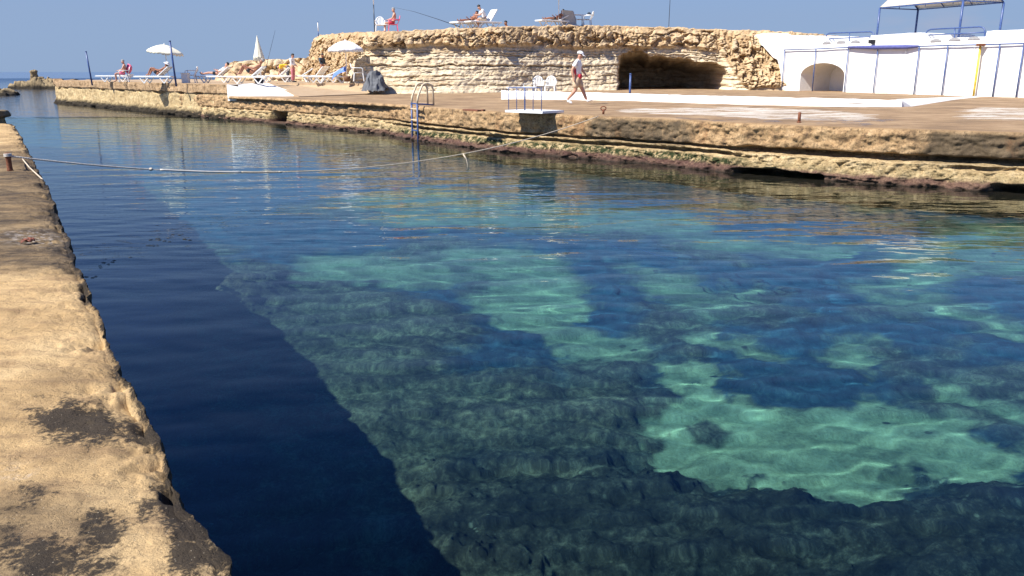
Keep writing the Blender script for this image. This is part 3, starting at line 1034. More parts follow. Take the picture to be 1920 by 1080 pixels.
chip = sstep(0.1, 0.5, fbm(GX * 2.1, GY * 2.1, 8.0, o=4, g=0.6)) * np.exp(-OO / 0.16)
pit = sstep(0.25, 0.5, fbm(GX * 9, GY * 9, 12.0, o=3))
GZ = ZR + np.where(wall, 0, 0.014 * rough + 0.007 * fbm(GX * 7, GY * 7, 2.0, o=5, g=0.6) - 0.006 * pit) - np.where(wall, 0, 0.05 * chip)
GZ -= np.where(wall, 0, 0.035 * np.exp(-OO / 0.05))
wo = jag[None] * edgek + np.where(wall, -0.03 * fbm(S * 2, ZR * 3, 5.0, o=5, g=0.6) + 0.02 - 0.12 * sstep(0.62, 0.3, ZR), 0)
GX -= NI2[0] * wo
GY -= NI2[1] * wo


def survey(X, Y, Z):
    v = Z - CAM_H
    f_ = np.maximum(Y * CP - v * SP, 0.2)
    return 960 + F * X / f_, 540 - F * (Y * SP + v * CP) / f_


QPX, QPY = survey(GX, GY, ZQ)


def blobs(lst, X, Y):
    r = np.zeros(X.shape)
    for px, py, rx, ry, k in lst:
        r = np.maximum(r, k * np.exp(-(((QPX - px) / rx) ** 2 + ((QPY - py) / ry) ** 2) * 0.9))
    return np.where(Y > 0.3, r, 0)


lich = blobs([(160, 790, 120, 48, 1.05), (265, 805, 65, 30, 0.95), (330, 930, 55, 70, 1.1), (360, 1030, 60, 70, 1.1), (280, 950, 35, 30, 0.8), (90, 1050, 150, 50, 0.95), (190, 990, 70, 50, 0.85), (60, 930, 70, 30, 0.6), (100, 460, 28, 30, 0.6), (110, 500, 30, 15, 0.6), (30, 1000, 60, 60, 0.6)], GX, GY)
lich = np.maximum(lich, np.where(wall, 0.8, 0.85 * np.exp(-OO / 0.05) * (0.3 + 1.2 * sstep(-0.2, 0.4, fbm(S * 0.8, 5.0, o=3)))))
gy = np.clip(sstep(525, 495, QPY + 14 * fbm(GX * 3, GY * 3, o=3)) * sstep(262, 300, QPY) * (0.95 + 0.4 * fbm(GX * 1.5, GY * 1.5, 5.0, o=3)), 0, 1)
gy = np.maximum(gy, np.clip(blobs([(90, 985, 190, 80, 0.62), (60, 1075, 170, 45, 0.7), (220, 860, 130, 50, 0.45), (330, 800, 50, 40, 0.4), (120, 700, 60, 25, 0.3)], GX, GY) * (0.8 + 0.9 * fbm(GX * 2.5, GY * 2.5, 6.0, o=4)), 0, 1))
salt = blobs([(60, 445, 45, 12, 1.0), (30, 885, 30, 12, 0.7)], GX, GY)
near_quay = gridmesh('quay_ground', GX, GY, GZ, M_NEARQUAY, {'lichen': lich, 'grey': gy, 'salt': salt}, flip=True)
tag(near_quay, kind='structure')

# ---- seabed
rr = np.concatenate([[1.2, 1.8], np.geomspace(2.4, 60, 860), [90, 150, 400]])
th = np.linspace(R(-58), R(60), 560)
TH, RR = np.meshgrid(th, rr)
GX = RR * np.sin(TH)
GY = RR * np.cos(TH)
uw = lambda pl, d=3.0: [UW(x, y, d) for x, y in pl]
wxx = 0.34 * fbm(GX * 0.9, GY * 0.9, 2.0, o=7, g=0.66)
wyy = 0.34 * fbm(GX * 0.9, GY * 0.9, 12.0, o=7, g=0.66)
X2, Y2 = GX + wxx, GY + wyy
SANDS = [
    [(820, 465), (1000, 468), (1075, 520), (1112, 565), (1068, 605), (1200, 650), (1180, 684), (1010, 652), (955, 600), (885, 575), (930, 530), (830, 490)],
    [(1180, 835), (1265, 745), (1232, 705), (1330, 690), (1400, 765), (1520, 745), (1700, 745), (1930, 865), (1930, 912), (1720, 890), (1620, 918), (1380, 892), (1180, 878)],
    [(1290, 622), (1480, 660), (1470, 690), (1300, 650)],
    [(1565, 640), (1625, 640), (1620, 695), (1560, 680)],
    [(1760, 705), (1930, 760), (1930, 790), (1770, 730)],
    [(1600, 560), (1780, 585), (1930, 650), (1930, 610), (1760, 550)],
    [(1180, 500), (1250, 560), (1370, 600), (1350, 570), (1260, 510)],
    [(1430, 525), (1420, 560), (1350, 575), (1370, 530)],
    [(1820, 420), (1960, 420), (1960, 520), (1830, 500), (1640, 560), (1600, 545)],
    [(800, 350), (1100, 390), (1300, 400), (1350, 440), (1050, 430), (860, 425), (720, 420), (640, 370)],
    [(560, 480), (700, 470), (880, 500), (880, 545), (700, 540), (560, 530)],
    [(1240, 440), (1500, 450), (1700, 470), (1560, 480), (1300, 465)],
]
sand = np.full(GX.shape, -9.0)
for i, pl in enumerate(SANDS):
    v = polysd(uw(pl), X2, Y2)
    if i in (10,):
        v = v - 0.15
    sand = np.maximum(sand, v)
soft = 0.04 + 0.05 * np.clip(RR - 7, 0, 12)
sandm = sstep(-soft, soft, sand + 0.12 * fbm(GX * 3, GY * 3, 4.0, o=3)) * (1 - 0.38 * sstep(9, 16, RR)) * (0.82 + 0.3 * np.clip(fbm(GX * 0.8, GY * 0.8, 23.0, o=4), -0.6, 0.6))  # sand colour fades with distance, standing for light absorbed by the water
DARKS = [
    [(1290, 775), (1330, 765), (1365, 785), (1350, 802), (1310, 800)],
    [(1400, 700), (1500, 690), (1600, 715), (1600, 745), (1500, 755), (1410, 745)],
    [(1650, 692), (1760, 700), (1762, 728), (1660, 728)],
    [(1460, 560), (1560, 560), (1540, 590), (1470, 590)],
]
for pl in DARKS:
    dsd = polysd(uw(pl, 2.8), GX + 0.3 * wxx, GY + 0.3 * wyy)
    sandm = sandm * (1 - sstep(-0.06, 0.05, dsd))
patch = sstep(0.42, 0.55, fbm(GX * 0.55, GY * 0.55, 33.0, o=4))
shelf_poly = uw([(380, 480), (620, 520), (900, 600), (850, 690), (1180, 720), (1280, 780), (1180, 860), (1050, 890), (830, 880), (900, 1100), (600, 1120), (300, 700)])
shelf = sstep(-0.3, 0.3, polysd(shelf_poly, X2, Y2))
bould = sstep(-0.3, 0.3, np.maximum(polysd(uw([(800, 905), (1080, 890), (1320, 905), (1560, 880), (1600, 960), (1500, 1100), (860, 1150)]), X2, Y2), polysd(uw([(1620, 925), (1760, 890), (1960, 910), (1960, 1150), (1500, 1150), (1520, 1000)]), X2, Y2)))
grass = np.clip(1 - shelf - bould, 0, 1) * (1 - sandm)
f1, f2, cid = voro(X2 * 0.9, Y2 * 0.75, 3.0)
k1, k2, kid = voro(X2 * 2.6, Y2 * 2.4, 5.0)
rockh = 0.55 * sstep(0.0, 0.9, f2 - f1) * (0.3 + cid) + 0.09 * sstep(0, 0.6, k2 - k1) * (0.4 + kid) + 0.10 * fbm(GX * 1.7, GY * 1.7, 59.0, o=5, g=0.62)
GZ = -3.05 + 0.10 * fbm(GX * 0.4, GY * 0.4, o=4)
ripple = 0.018 * np.sin(2 * PI * (0.8 * GX + 2.6 * GY + 1.2 * fbm(GX * 0.6, GY * 0.6, 4.0, o=3)))
GZ += sandm * ripple
rocky = 1 - sstep(-0.55, 0.05, sand)
hump = np.array(UW(448, 560, 2.8))
GZ += 0.75 * np.exp(-(((GX - hump[0]) / 0.55) ** 2 + ((GY - hump[1]) / 0.9) ** 2)) * (1 + 0.5 * fbm(GX * 3, GY * 3, 45.0, o=4))
GZ += rocky * (shelf * (0.20 + 0.09 * rockh + 0.07 * fbm(GX * 1.3, GY * 1.3, 29.0, o=5, g=0.6)) + bould * (0.34 + 0.18 * rockh + 0.09 * fbm(GX * 2.2, GY * 2.2, 19.0, o=5, g=0.6)) + grass * (0.12 + 0.22 * rockh + 0.05 * fbm(GX * 3.5, GY * 3.5, 9.0, o=3)))
GZ += rocky * 0.06 * fbm(GX * 4, GY * 4, 7.0, o=5, g=0.62)
GZ -= 4.0 * sstep(45, 110, RR) + 25 * sstep(100, 400, RR)
dark = np.clip(grass * 1.0 + bould * 0.85 + shelf * 0.45 * sstep(0.0, 0.5, fbm(GX * 0.8, GY * 0.8, 66.0, o=4)), 0, 1)
dark *= 1 - 0.85 * sstep(0.02, 0.4, fbm(GX * 0.45, GY * 0.45, 90.0, o=4)) * grass
seabed = gridmesh('seabed_ground', GX, GY, GZ, M_BED, {'sand': sandm, 'dark': dark, 'weed': np.clip(grass, 0, 1) * sstep(5, 11, RR), 'deep_tint': sstep(34, 48, RR)})
tag(seabed, kind='structure')

# ---- water surface
rr = np.concatenate([np.geomspace(0.9, 42, 640), np.geomspace(42.6, 400, 150)[1:], np.geomspace(420, 60000, 60)])
th = np.concatenate([np.linspace(R(-88), R(-46), 50)[:-1], np.linspace(R(-46), R(42), 640), np.linspace(R(42), R(95), 60)[1:]])
TH, RR = np.meshgrid(th, rr)
GX = RR * np.sin(TH)
GY = RR * np.cos(TH)
GZ = np.zeros_like(GX)
random.seed(3)
mod = (0.85 + 0.4 * fbm(GX * 0.12, GY * 0.12, 3.0, o=3)) * (0.52 + 0.65 * sstep(4, 12, RR))
for k in range(34):
    if k < 20:          # short ripples from the breeze
        lam = 0.13 * 1.085 ** k
        a, slope = random.gauss(R(100), 0.50), 0.0072
    else:               # long low undulations with near parallel crests
        lam = 0.42 * 1.10 ** (k - 20)
        a, slope = random.gauss(R(103), 0.13), 0.0052
    kk = 2 * PI / lam
    amp = slope * lam / (2 * PI) * 1.15
    fade = np.clip(1.25 - 0.0058 * RR * 3.0 / lam, 0, 1)
    GZ += amp * fade * np.sin(kk * (math.cos(a) * GX + math.sin(a) * GY) + random.uniform(0, 6.28) + (0.8 * fbm(GX * 0.25, GY * 0.25, 5.0 + k, o=2) if k >= 20 else 0)) * mod
chop = 0.0 + 0.05 * sstep(14, 60, RR) + 0.25 * sstep(60, 600, RR)
water = gridmesh('water', GX, GY, GZ, M_WATER, {'chop': chop, 'ruffle': 0.0090 * sstep(6.0, 14, RR), 'rough': 0.03 * sstep(20, 45, RR) + 0.30 * sstep(48, 300, RR)})
tag(water, kind='structure')
bd = MB()
bd.add([(-60, -30, 0.014), (60, -30, 0.014), (60, 42, 0.014), (-60, 42, 0.014)], [(0, 1, 2, 3)])
body = bd.build('water_body', M_BODY, water)
if body.data.polygons[0].normal.z < 0:
    body.data.flip_normals()
water.cycles.is_caustics_caster = True
for o_ in (seabed, near_quay, lower_terrace):
    o_.cycles.is_caustics_receiver = True
#@@OBJECTS
# ================================================================== WHITE WALL AND TERRACE
W0, W1 = PD(1466, 168, 47.5), PD(1920, 181, 34.0)
WD = Vector((W1.x - W0.x, W1.y - W0.y)).normalized()
WN = Vector((-WD.y, WD.x))
if WN.y > 0:
    WN = -WN                      # towards the viewer
WIN = -WN


def onwall(px, py, out=0.0):
    """where the sight line meets the wall's plane, a little proud of it"""
    r = ray(px, py)
    a = Vector((W0.x, W0.y)) + WN * out
    t = (a.x * WN.x + a.y * WN.y) / (r.x * WN.x + r.y * WN.y)
    return Vector((r.x * t, r.y * t, CAM_H + r.z * t))


def wall_s(p):
    return (Vector((p.x, p.y)) - Vector((W0.x, W0.y))).dot(WD)


WZ0 = 1.05
top_px = [(1413, 66), (1430, 63), (1444, 61.5), (1447, 65), (1461, 66), (1463, 69), (1500, 68), (1540, 67), (1547, 71), (1549, 79), (1590, 78), (1631, 77), (1633, 66.5), (1680, 63.5), (1722, 61), (1733, 63), (1735, 73), (1790, 71), (1848, 68.5), (1851, 58), (1900, 56), (2000, 52), (2140, 46)]
bot_px = [(1413, 67), (1428, 84), (1440, 97), (1450, 108), (1458, 112), (1463, 130), (1466, 166)]
tp = [(wall_s(onwall(*q)), onwall(*q).z) for q in top_px]
bp_ = [(wall_s(onwall(*q)), onwall(*q).z) for q in bot_px] + [(0.03, WZ0), (60, WZ0)]
aL, aR = wall_s(onwall(1499, 166)), wall_s(onwall(1581, 166))
a_spring = onwall(1500, 142).z
a_top = onwall(1540, 118).z
svals = sorted(set([round(v, 3) for v in np.arange(tp[0][0], tp[-1][0], 0.12)] + [q[0] for q in tp] + [q[0] for q in bp_ if q[0] < 50] + [aL, aR] + [aL + (aR - aL) * (1 - math.cos(PI * k / 24)) / 2 for k in range(25)]))
wn = lambda s_, z_, k=0.0: 0.02 * float(perlin(s_ * 1.1, z_ * 1.1, 3.0))


def arch_z(s_):
    if s_ < aL or s_ > aR:
        return None
    u = (s_ - aL) / (aR - aL) * 2 - 1
    return a_spring + (a_top - a_spring) * math.sqrt(max(0, 1 - u * u))


mb = MB()
WPT = lambda s_, z_, inn=0.0: (W0.x + WD.x * s_ + WIN.x * inn, W0.y + WD.y * s_ + WIN.y * inn, z_)
tz = lambda s_: float(np.interp(s_, [q[0] for q in tp], [q[1] for q in tp])) + 0.018 * float(fbm(s_ * 2.2, 5.0, o=3))
bz = lambda s_: float(np.interp(s_, [q[0] for q in bp_], [q[1] for q in bp_])) + (0.05 * float(fbm(s_ * 5, 1.0, o=3)) if s_ < 0.02 else 0)
NS = 14
TH_W = 3.2
for a, b in zip(svals[:-1], svals[1:]):
    if b - a < 1e-4:
        continue
    za = [bz(a), bz(b)]
    inside = aL - 1e-6 <= a and b <= aR + 1e-6
    if inside:
        za = [arch_z(min(max(a, aL), aR)), arch_z(min(max(b, aL), aR))]
    zt = [tz(a), tz(b)]
    va, vb = [], []
    for k in range(NS + 1):
        f = k / NS
        z1, z2 = za[0] + (zt[0] - za[0]) * f, za[1] + (zt[1] - za[1]) * f
        va.append(WPT(a, z1, wn(a, z1)))
        vb.append(WPT(b, z2, wn(b, z2)))
    mb.add(va + vb, [(k, NS + 1 + k, NS + 2 + k, k + 1) for k in range(NS)], True)
    # top of the wall
    mb.add([va[-1], vb[-1], WPT(b, zt[1] - 0.02, TH_W), WPT(a, zt[0] - 0.02, TH_W)], [(0, 1, 2, 3)])
    if inside:      # soffit of the niche
        mb.add([va[0], vb[0], WPT(b, za[1], 2.1), WPT(a, za[0], 2.1)], [(3, 2, 1, 0)], True)
    if a < -0.02:
        mb.add([va[0], vb[0], WPT(b, za[1], 1.5), WPT(a, za[0], 1.5)], [(3, 2, 1, 0)])
for s_ in (aL, aR):
    mb.add([WPT(s_, WZ0, wn(s_, WZ0)), WPT(s_, a_spring, wn(s_, a_spring)), WPT(s_, a_spring, 2.1), WPT(s_, WZ0, 2.1)], [(0, 1, 2, 3) if s_ == aL else (3, 2, 1, 0)])
mb.add([WPT(aL - 0.1, WZ0, 2.095), WPT(aR + 0.1, WZ0, 2.095), WPT(aR + 0.1, a_top + 0.1, 2.095), WPT(aL - 0.1, a_top + 0.1, 2.095)], [(0, 1, 2, 3)])
wall = thing('terrace_wall', 'long whitewashed terrace wall with a shallow arched niche beside the cliff', 'wall')
wo = mb.build('wall_face', WHITEWASH, wall)
# far side so that the terrace reads as solid
bk_ = MB()
e0, e1 = tp[0][0], tp[-1][0]
bk_.add([WPT(e0, 3.4, TH_W), WPT(e1, 3.4, TH_W), WPT(e1, 1.0, TH_W), WPT(e0, 1.0, TH_W), WPT(e1, 1.0, 0), WPT(e1, 3.4, 0)], [(0, 1, 2, 3), (1, 5, 4, 2)])
bk_.build('back_wall', WHITEWASH, wall)
for px, py in ((1550, 66.5), (1577, 65.2), (1604, 64.5), (1755, 62.5), (1790, 60.5), (1826, 58.5)):
    if px < 1700:
        py = py + 15.5
    else:
        py = py + 15.5
    s_ = MB()
    p = onwall(px, py, 0.0)
    prof_ = [(0.30 * math.cos(PI * k / 10), 0.12 * math.sin(PI * k / 10)) for k in range(11)]
    f_ = [Vector((p.x + WD.x * u - WIN.x * q, p.y + WD.y * u - WIN.y * q, p.z + v)) for q in (-0.05, 0.03) for u, v in prof_]
    n_ = len(prof_)
    s_.add(f_, [tuple(range(n_)), tuple(range(2 * n_ - 1, n_ - 1, -1))] + [(i, i + 1, n_ + i + 1, n_ + i) for i in range(n_ - 1)] + [(n_ - 1, 0, n_, 2 * n_ - 1)])
    s_.build('scupper', DRAIN, wall)

# whitewashed low wall along the deck
KF = [(940, 185.5), (1060, 187.5), (1180, 190), (1300, 194), (1400, 197), (1500, 199.5), (1600, 201.5), (1690, 202.5)]
pf = [P(x, y, 1.13) for x, y in KF]
kh = [0.36, 0.33, 0.31, 0.30, 0.30, 0.29, 0.28, 0.26]
B, bx = resample(pf, [k[0] for k in KF], 0.004)
hh = np.interp(bx, [k[0] for k in KF], kh)
rel = np.cumsum(np.r_[0, np.hypot(*np.diff(B, axis=0).T)])
tt = np.concatenate([np.linspace(0, 1, 12), [1.0, 1.0, 0.0]])
S, T = np.meshgrid(rel, tt)
bo = np.concatenate([0.03 * np.linspace(0, 1, 12) ** 2, [0.12, 0.45, 0.5]])[:, None]
ZK = 1.10 + T * hh[None] + 0.02 * fbm(S * 1.5, 4.0, o=4) * (T > 0.9) + 0.012 * fbm(S * 4, T * 3, o=3) * T
nb = np.array([0.05, 0.999])
yo = bo + 0.03 * fbm(S * 1.2, T * 2, 9.0, o=4) - 0.05 * (1 - T) * (fbm(S * 2, 19.0, o=3) > 0.3)
kerb = thing('low_wall', 'low whitewashed wall running across the far deck in front of the cave', 'low wall')
gridmesh('wall_face', B[:, 0][None] + nb[0] * yo, B[:, 1][None] + nb[1] * yo, ZK, WHITEWASH, None, kerb)
mb = MB()
for i in (0, -1):
    x_, y_, h_ = B[i][0], B[i][1], hh[i]
    mb.box((x_ + (0.02 if i == 0 else -0.02), y_ + 0.25, 1.10 + h_ / 2 - 0.01), (0.06, 0.48, h_ - 0.02))
mb.build('end_face', WHITEWASH, kerb)
# its tail turns back as a painted ramp
k0 = P(1690, 202.5, 1.13)
t0, t1, t2 = P(1700, 202, 1.135), P(1842, 181, 1.17), P(1700, 187, 1.30)
mb = MB()
mb.add([(k0.x - 0.02, k0.y, 1.12), (t0.x + 0.3, t0.y + 0.2, 1.13), (t1.x, t1.y - 0.3, 1.19), (t1.x, t1.y, 1.195), (B[-1][0], B[-1][1] + 0.45, 1.38), (B[-1][0], B[-1][1] + 0.05, 1.36)],
       [(0, 1, 5), (1, 2, 5), (2, 3, 4, 5)])
mb.build('painted_tail', WHITEWASH, kerb)

# ---- blue post frame in front of the wall
FO = 0.10
frame = thing('awning_frame', 'long blue metal awning frame standing in front of the white wall', 'awning frame')
posts = [(1471.5, 93.5, 1468, 166.5), (1530, 92, 1525, 168), (1591, 89, 1582.5, 171), (1646.5, 88, 1637.5, 173), (1724, 87, 1714, 175), (1777.5, 85.5, 1766, 176.5), (1875, 83, 1861.5, 178.5), (1920, 82, 1909, 180), (1985, 80, 1972, 183)]
beam = [(1470, 93.5), (1530, 91.8), (1591, 88.8), (1646, 88), (1724, 87), (1777, 85.2), (1838, 84), (1875, 82.8), (1920, 81.6), (1990, 80)]
bpts = [onwall(x, y, FO) for x, y in beam]
mb = MB()
mb.tube(bpts, 0.028, 8)
mb.build('beam', BLUE, frame)
mb = MB()
mb.tube([onwall(1591, 88.8, FO + 0.02), onwall(1640, 88.9, FO + 0.05), onwall(1700, 88, FO + 0.05), onwall(1722, 86.8, FO + 0.02)], [0.06, 0.10, 0.10, 0.05], 10)
mb.build('rolled_awning', flat('faded_blue_canvas', (0.08, 0.09, 0.26), 0.85, 0.2), frame)
for x0, y0, x1, y1 in posts:
    mb = MB()
    a = onwall(x0, y0, FO)
    mb.tube([(a.x, a.y, 1.08), (a.x, a.y, a.z - 0.02)], 0.028, 8)
    mb.build('post', BLUE, frame)
for x0, y0, x1, y1 in ((1587, 90, 1570, 128), (1703, 89, 1661, 172), (1829, 85, 1780, 176)):
    mb = MB()
    mb.tube([onwall(x0, y0, FO), onwall(x1, y1, 0.06)], 0.010, 5)
    mb.build('stay_wire', STEEL, frame)
pipe = MB()
a, b = onwall(1838.5, 85, FO + 0.10), onwall(1828, 178, FO + 0.10)
pipe.tube([(a.x, a.y, 1.05), (a.x, a.y, a.z)], 0.045, 12)
pr = thing('yellow_pole', 'peeling yellow pole standing among the blue posts by the white wall', 'pole')
pipe.build('pole', YELLOW, pr)
mb = MB()
mb.box((a.x, a.y - 0.02, a.z + 0.02), (0.26, 0.26, 0.10))
mb.build('rusty_bracket', RUST, pr)

# ---- railings, floodlight and canopy on the terrace


def railing(label, x0, x1, yt0, yt1, ym0, ym1, yb0, yb1, mids, inn):
    t_ = thing('railing', label, 'railing', group='blue railings on the terrace')
    a, b = onwall(x0, yt0, -inn), onwall(x1, yt1, -inn)
    c0, c1 = onwall(x0, yb0, -inn), onwall(x1, yb1, -inn)
    m0, m1_ = onwall(x0, ym0, -inn), onwall(x1, ym1, -inn)
    d = (b - a).normalized() * 0.25
    m_ = MB()
    m_.tube([c0 + Vector((0, 0, -0.25)), a - Vector((0, 0, 0.2)), a - Vector((0, 0, 0.06)) + d * 0.25, a + d, b - d, b - Vector((0, 0, 0.06)) - d * 0.25, b - Vector((0, 0, 0.2)), c1 + Vector((0, 0, -0.25))], 0.032, 8)
    m_.build('top_rail', BLUE, t_)
    m_ = MB()
    m_.tube([m0, m1_], 0.026, 8)
    m_.build('middle_rail', BLUE, t_)
    for f in mids:
        m_ = MB()
        m_.tube([c0.lerp(c1, f) + Vector((0, 0, -0.25)), a.lerp(b, f)], 0.028, 8)
        m_.build('post', BLUE, t_)
    return t_


railing('shorter blue railing on the terrace left of the canopy', 1549, 1640, 62.5, 59.5, 73, 68.5, 80, 76, (0.5,), 0.25)
railing('longer blue railing on the terrace under the canopy', 1737, 1848, 55.5, 50, 66, 60.5, 74, 69, (0.5,), 0.25)
fl = thing('floodlight', 'small black floodlight box on the terrace edge by the canopy post', 'floodlight')
p = onwall(1635, 78, 0.12)
mb = MB(); mb.box((p.x, p.y, p.z), (0.26, 0.2, 0.18), 0.3); mb.build('housing', BLACKP, fl)
mb = MB(); mb.bar((p.x, p.y + 0.05, p.z - 0.09), (p.x + WIN.x * 0.15, p.y + WIN.y * 0.15, p.z - 0.14), 0.05); mb.build('bracket', STEEL, fl)
mb = MB(); mb.box((p.x - 0.03, p.y - 0.115, p.z), (0.2, 0.02, 0.13), 0.3); mb.build('lens', DARK, fl)

cn = thing('canopy', 'cream gabled sun canopy on four blue posts above the white wall', 'canopy')
nl, nr = onwall(1650, 13.5, -0.5), onwall(1806, 3.5, -0.5)
depth_c = 2.5
fz = (nl.z + nr.z) / 2
nl.z = nr.z = fz
vd = Vector((nr.x - nl.x, nr.y - nl.y, 0))
inn = Vector((WIN.x, WIN.y, 0))
fl_, fr_ = nl + inn * depth_c, nr + inn * depth_c
zb_ = 3.1
for q in (nl, nr, fl_, fr_):
    mb = MB(); mb.tube([(q.x, q.y, zb_), (q.x, q.y, q.z)], 0.05, 8); mb.build('post', BLUE, cn)
rg0, rg1 = (nl + fl_) / 2 + Vector((0, 0, 0.95)), (nr + fr_) / 2 + Vector((0, 0, 0.95))
mb = MB()
for a, b in ((nl, nr), (fl_, fr_), (nl, fl_), (nr, fr_), (rg0, rg1), (nl, rg0), (fl_, rg0), (nr, rg1), (fr_, rg1)):
    mb.tube([a, b], 0.03, 6)
for f in (0.33, 0.66):
    for e0, e1 in ((nl, nr), (fl_, fr_)):
        mb.tube([e0.lerp(e1, f), rg0.lerp(rg1, f)], 0.022, 6)
g0, g1 = nl.lerp(fl_, 0.5), nr.lerp(fr_, 0.5)
for f in (0.0, 0.33, 0.66, 1.0):
    mb.tube([nl.lerp(nr, f).lerp(fl_.lerp(fr_, f), 0.5), rg0.lerp(rg1, f)], 0.018, 6)
mb.tube([nl.lerp(rg0, 0.25) - Vector((0, 0, 0.0)), nl.lerp(rg0, 0.25) + (nr - nl)], 0.018, 6)
mb.tube([fl_.lerp(rg0, 0.25), fl_.lerp(rg0, 0.25) + (nr - nl)], 0.018, 6)
mb.build('roof_frame', BLUE, cn)
rb_ = []
mb = MB()
NX = 14
for e0, e1 in ((nl, nr), (fl_, fr_)):
    vs = []
    for i in range(NX + 1):
        for j in range(7):
            u, v = i / NX, j / 6
            q = e0.lerp(e1, u).lerp(rg0.lerp(rg1, u), v)
            sag = -0.05 * math.sin(PI * v) * abs(math.sin(3 * PI * u))
            out = (e0 - (nl + fl_ + nr + fr_) / 4)
            vs.append(q + Vector((0, 0, 0.045 + sag)))
    mb.add(vs, [(i * 7 + j, (i + 1) * 7 + j, (i + 1) * 7 + j + 1, i * 7 + j + 1) for i in range(NX) for j in range(6)], True)
m_, n_, b_ = M_new('cream_awning_cloth')
tr = n_.nodes.new('ShaderNodeBsdfTranslucent'); tr.inputs[0].default_value = (0.62, 0.46, 0.28, 1)
di = n_.nodes.new('ShaderNodeBsdfDiffuse'); di.inputs[0].default_value = (0.80, 0.76, 0.66, 1)
mx = n_.nodes.new('ShaderNodeMixShader'); mx.inputs[0].default_value = 0.35
n_.links.new(di.outputs[0], mx.inputs[1]); n_.links.new(tr.outputs[0], mx.inputs[2])
n_.links.new(mx.outputs[0], n_.nodes['Material Output'].inputs[0])
AWN = m_
rc = mb.build('roof_cloth', AWN, cn)
so = rc.modifiers.new('thick', 'SOLIDIFY'); so.thickness = 0.008

# ================================================================== QUAY FITTINGS
def edge_dir(px):
    a, b = None, None
    for (x0, y0), (x1, y1) in zip(WL[:-1], WL[1:]):
        if x0 <= px <= x1:
            a, b = P(x0, y0), P(x1, y1)
    return Vector((b.x - a.x, b.y - a.y, 0)).normalized()


def edge_pt(px, z):
    for (x0, y0), (x1, y1) in zip(WL[:-1], WL[1:]):
        if x0 <= px <= x1:
            q = P(px, y0 + (y1 - y0) * (px - x0) / (x1 - x0))
            return Vector((q.x, q.y, z))


NI = Vector((N_IN.x, N_IN.y, 0))
# bathing ladder
ld = thing('ladder', 'blue bathing ladder with arched cream handrails on the far quay edge', 'ladder')
e = edge_dir(785)
l0 = PD(780, 196, 26.9); l0.z = 1.18
base0 = edge_pt(783, 0) - NI * 0.22
base0 = Vector((l0.x, l0.y, 0)) if False else base0
sep_ = 0.50
for k in range(2):
    b0 = base0 + e * sep_ * k
    mb = MB(); mb.tube([b0 + Vector((0, 0, -0.22)), b0 + Vector((0, 0, 1.20))], 0.032, 8)
    mb.build('rail', BLUE, ld)
    pts_ = [b0 + Vector((0, 0, 1.20)), b0 + Vector((0, 0, 1.42)) + NI * 0.04, b0 + Vector((0, 0, 1.64)) + NI * 0.16]
    for q in range(1, 8):
        a_ = PI * (0.85 - 0.85 * q / 7)
        pts_.append(b0 + NI * (0.43 + 0.27 * math.cos(a_)) + Vector((0, 0, 1.66 + 0.17 * math.sin(a_))))
    pts_.append(b0 + NI * 0.72 + Vector((0, 0, 1.12)))
    mb = MB(); mb.tube(pts_, 0.034, 8)
    mb.build('handrail', CREAM, ld)
    mb = MB(); mb.tube([b0 + Vector((0, 0, 1.18)), b0 + NI * 0.72 + Vector((0, 0, 1.14))], 0.024, 6)
    mb.build('brace', BLUE, ld)
for z_, mt in ((1.19, BLUE), (1.02, CREAM), (0.66, CREAM), (0.32, BLUE)):
    mb = MB(); mb.bar(base0 + Vector((0, 0, z_)), base0 + e * sep_ + Vector((0, 0, z_)), 0.07, 0.035)
    mb.build('step', mt, ld)

# jumping platform
pl = thing('jumping_platform', 'white jumping platform with thin blue railing jutting from the far quay', 'platform')
e = edge_dir(1000)
c0 = edge_pt(972, 0) - NI * 0.55
mb = MB()
pa, pb = c0, c0 + e * 1.30
mb.prism([pa, pb, pb + NI * 0.9, pa + NI * 0.9], 1.125, 1.185)
mb.build('board', WHITE, pl)
for k in range(5):
    q = c0 + NI * 0.08 + e * (0.06 + 1.14 * k / 4)
    mb = MB(); mb.tube([q + Vector((0, 0, 1.19)), q + Vector((0, 0, 1.79))], 0.020 if k == 2 else 0.011, 8)
    mb.build('railing_post', BLUE, pl)
mb = MB(); mb.tube([c0 + NI * 0.08 + e * 0.06 + Vector((0, 0, 1.79)), c0 + NI * 0.08 + e * 1.20 + Vector((0, 0, 1.79))], 0.012, 8)
mb.build('handrail', BLUE, pl)

# iron plate, mooring iron and rusty stub on the deck edge
ip = MB()
q = P(887, 208, 1.13)
e = edge_dir(887)
M_ = Matrix((e, NI, Vector((0, 0, 1)))).transposed()
ip.box((q.x, q.y, 1.15), (0.75, 0.25, 0.04), M=M_)
ip.box((q.x + 0.3, q.y - 0.3, 1.16), (0.10, 0.10, 0.05), M=M_)
tag(ip.build('iron_plate', RUST), 'rusty iron plate lying on the far deck edge right of the ladder', 'plate')
mi = thing('mooring_iron', 'small rusty mooring iron on the far deck where the rope ends', 'mooring iron', P(1131, 214, 1.12))
mb = MB(); mb.tube([(0, 0, 0), (0.01, 0, 0.13)], 0.03, 8); mb.build('stem', RUST, mi)
mb = MB(); mb.tube([(0.07 * math.cos(a), 0.0, 0.15 + 0.05 * math.sin(a)) for a in [2 * PI * k / 12 for k in range(13)]], 0.016, 6); mb.build('ring', RUST, mi)
st_ = thing('mooring_stub', 'short rusty iron stub standing on the right part of the far deck', 'mooring post', P(1498, 229.5, 1.11))
mb = MB(); mb.lathe([(0.035, -0.05), (0.035, 0.22), (0.03, 0.225)], 10); mb.build('stub', RUST, st_)
mb = MB(); mb.lathe([(0.05, -0.02), (0.05, 0.02), (0.035, 0.025)], 10); mb.build('collar', RUST, st_)

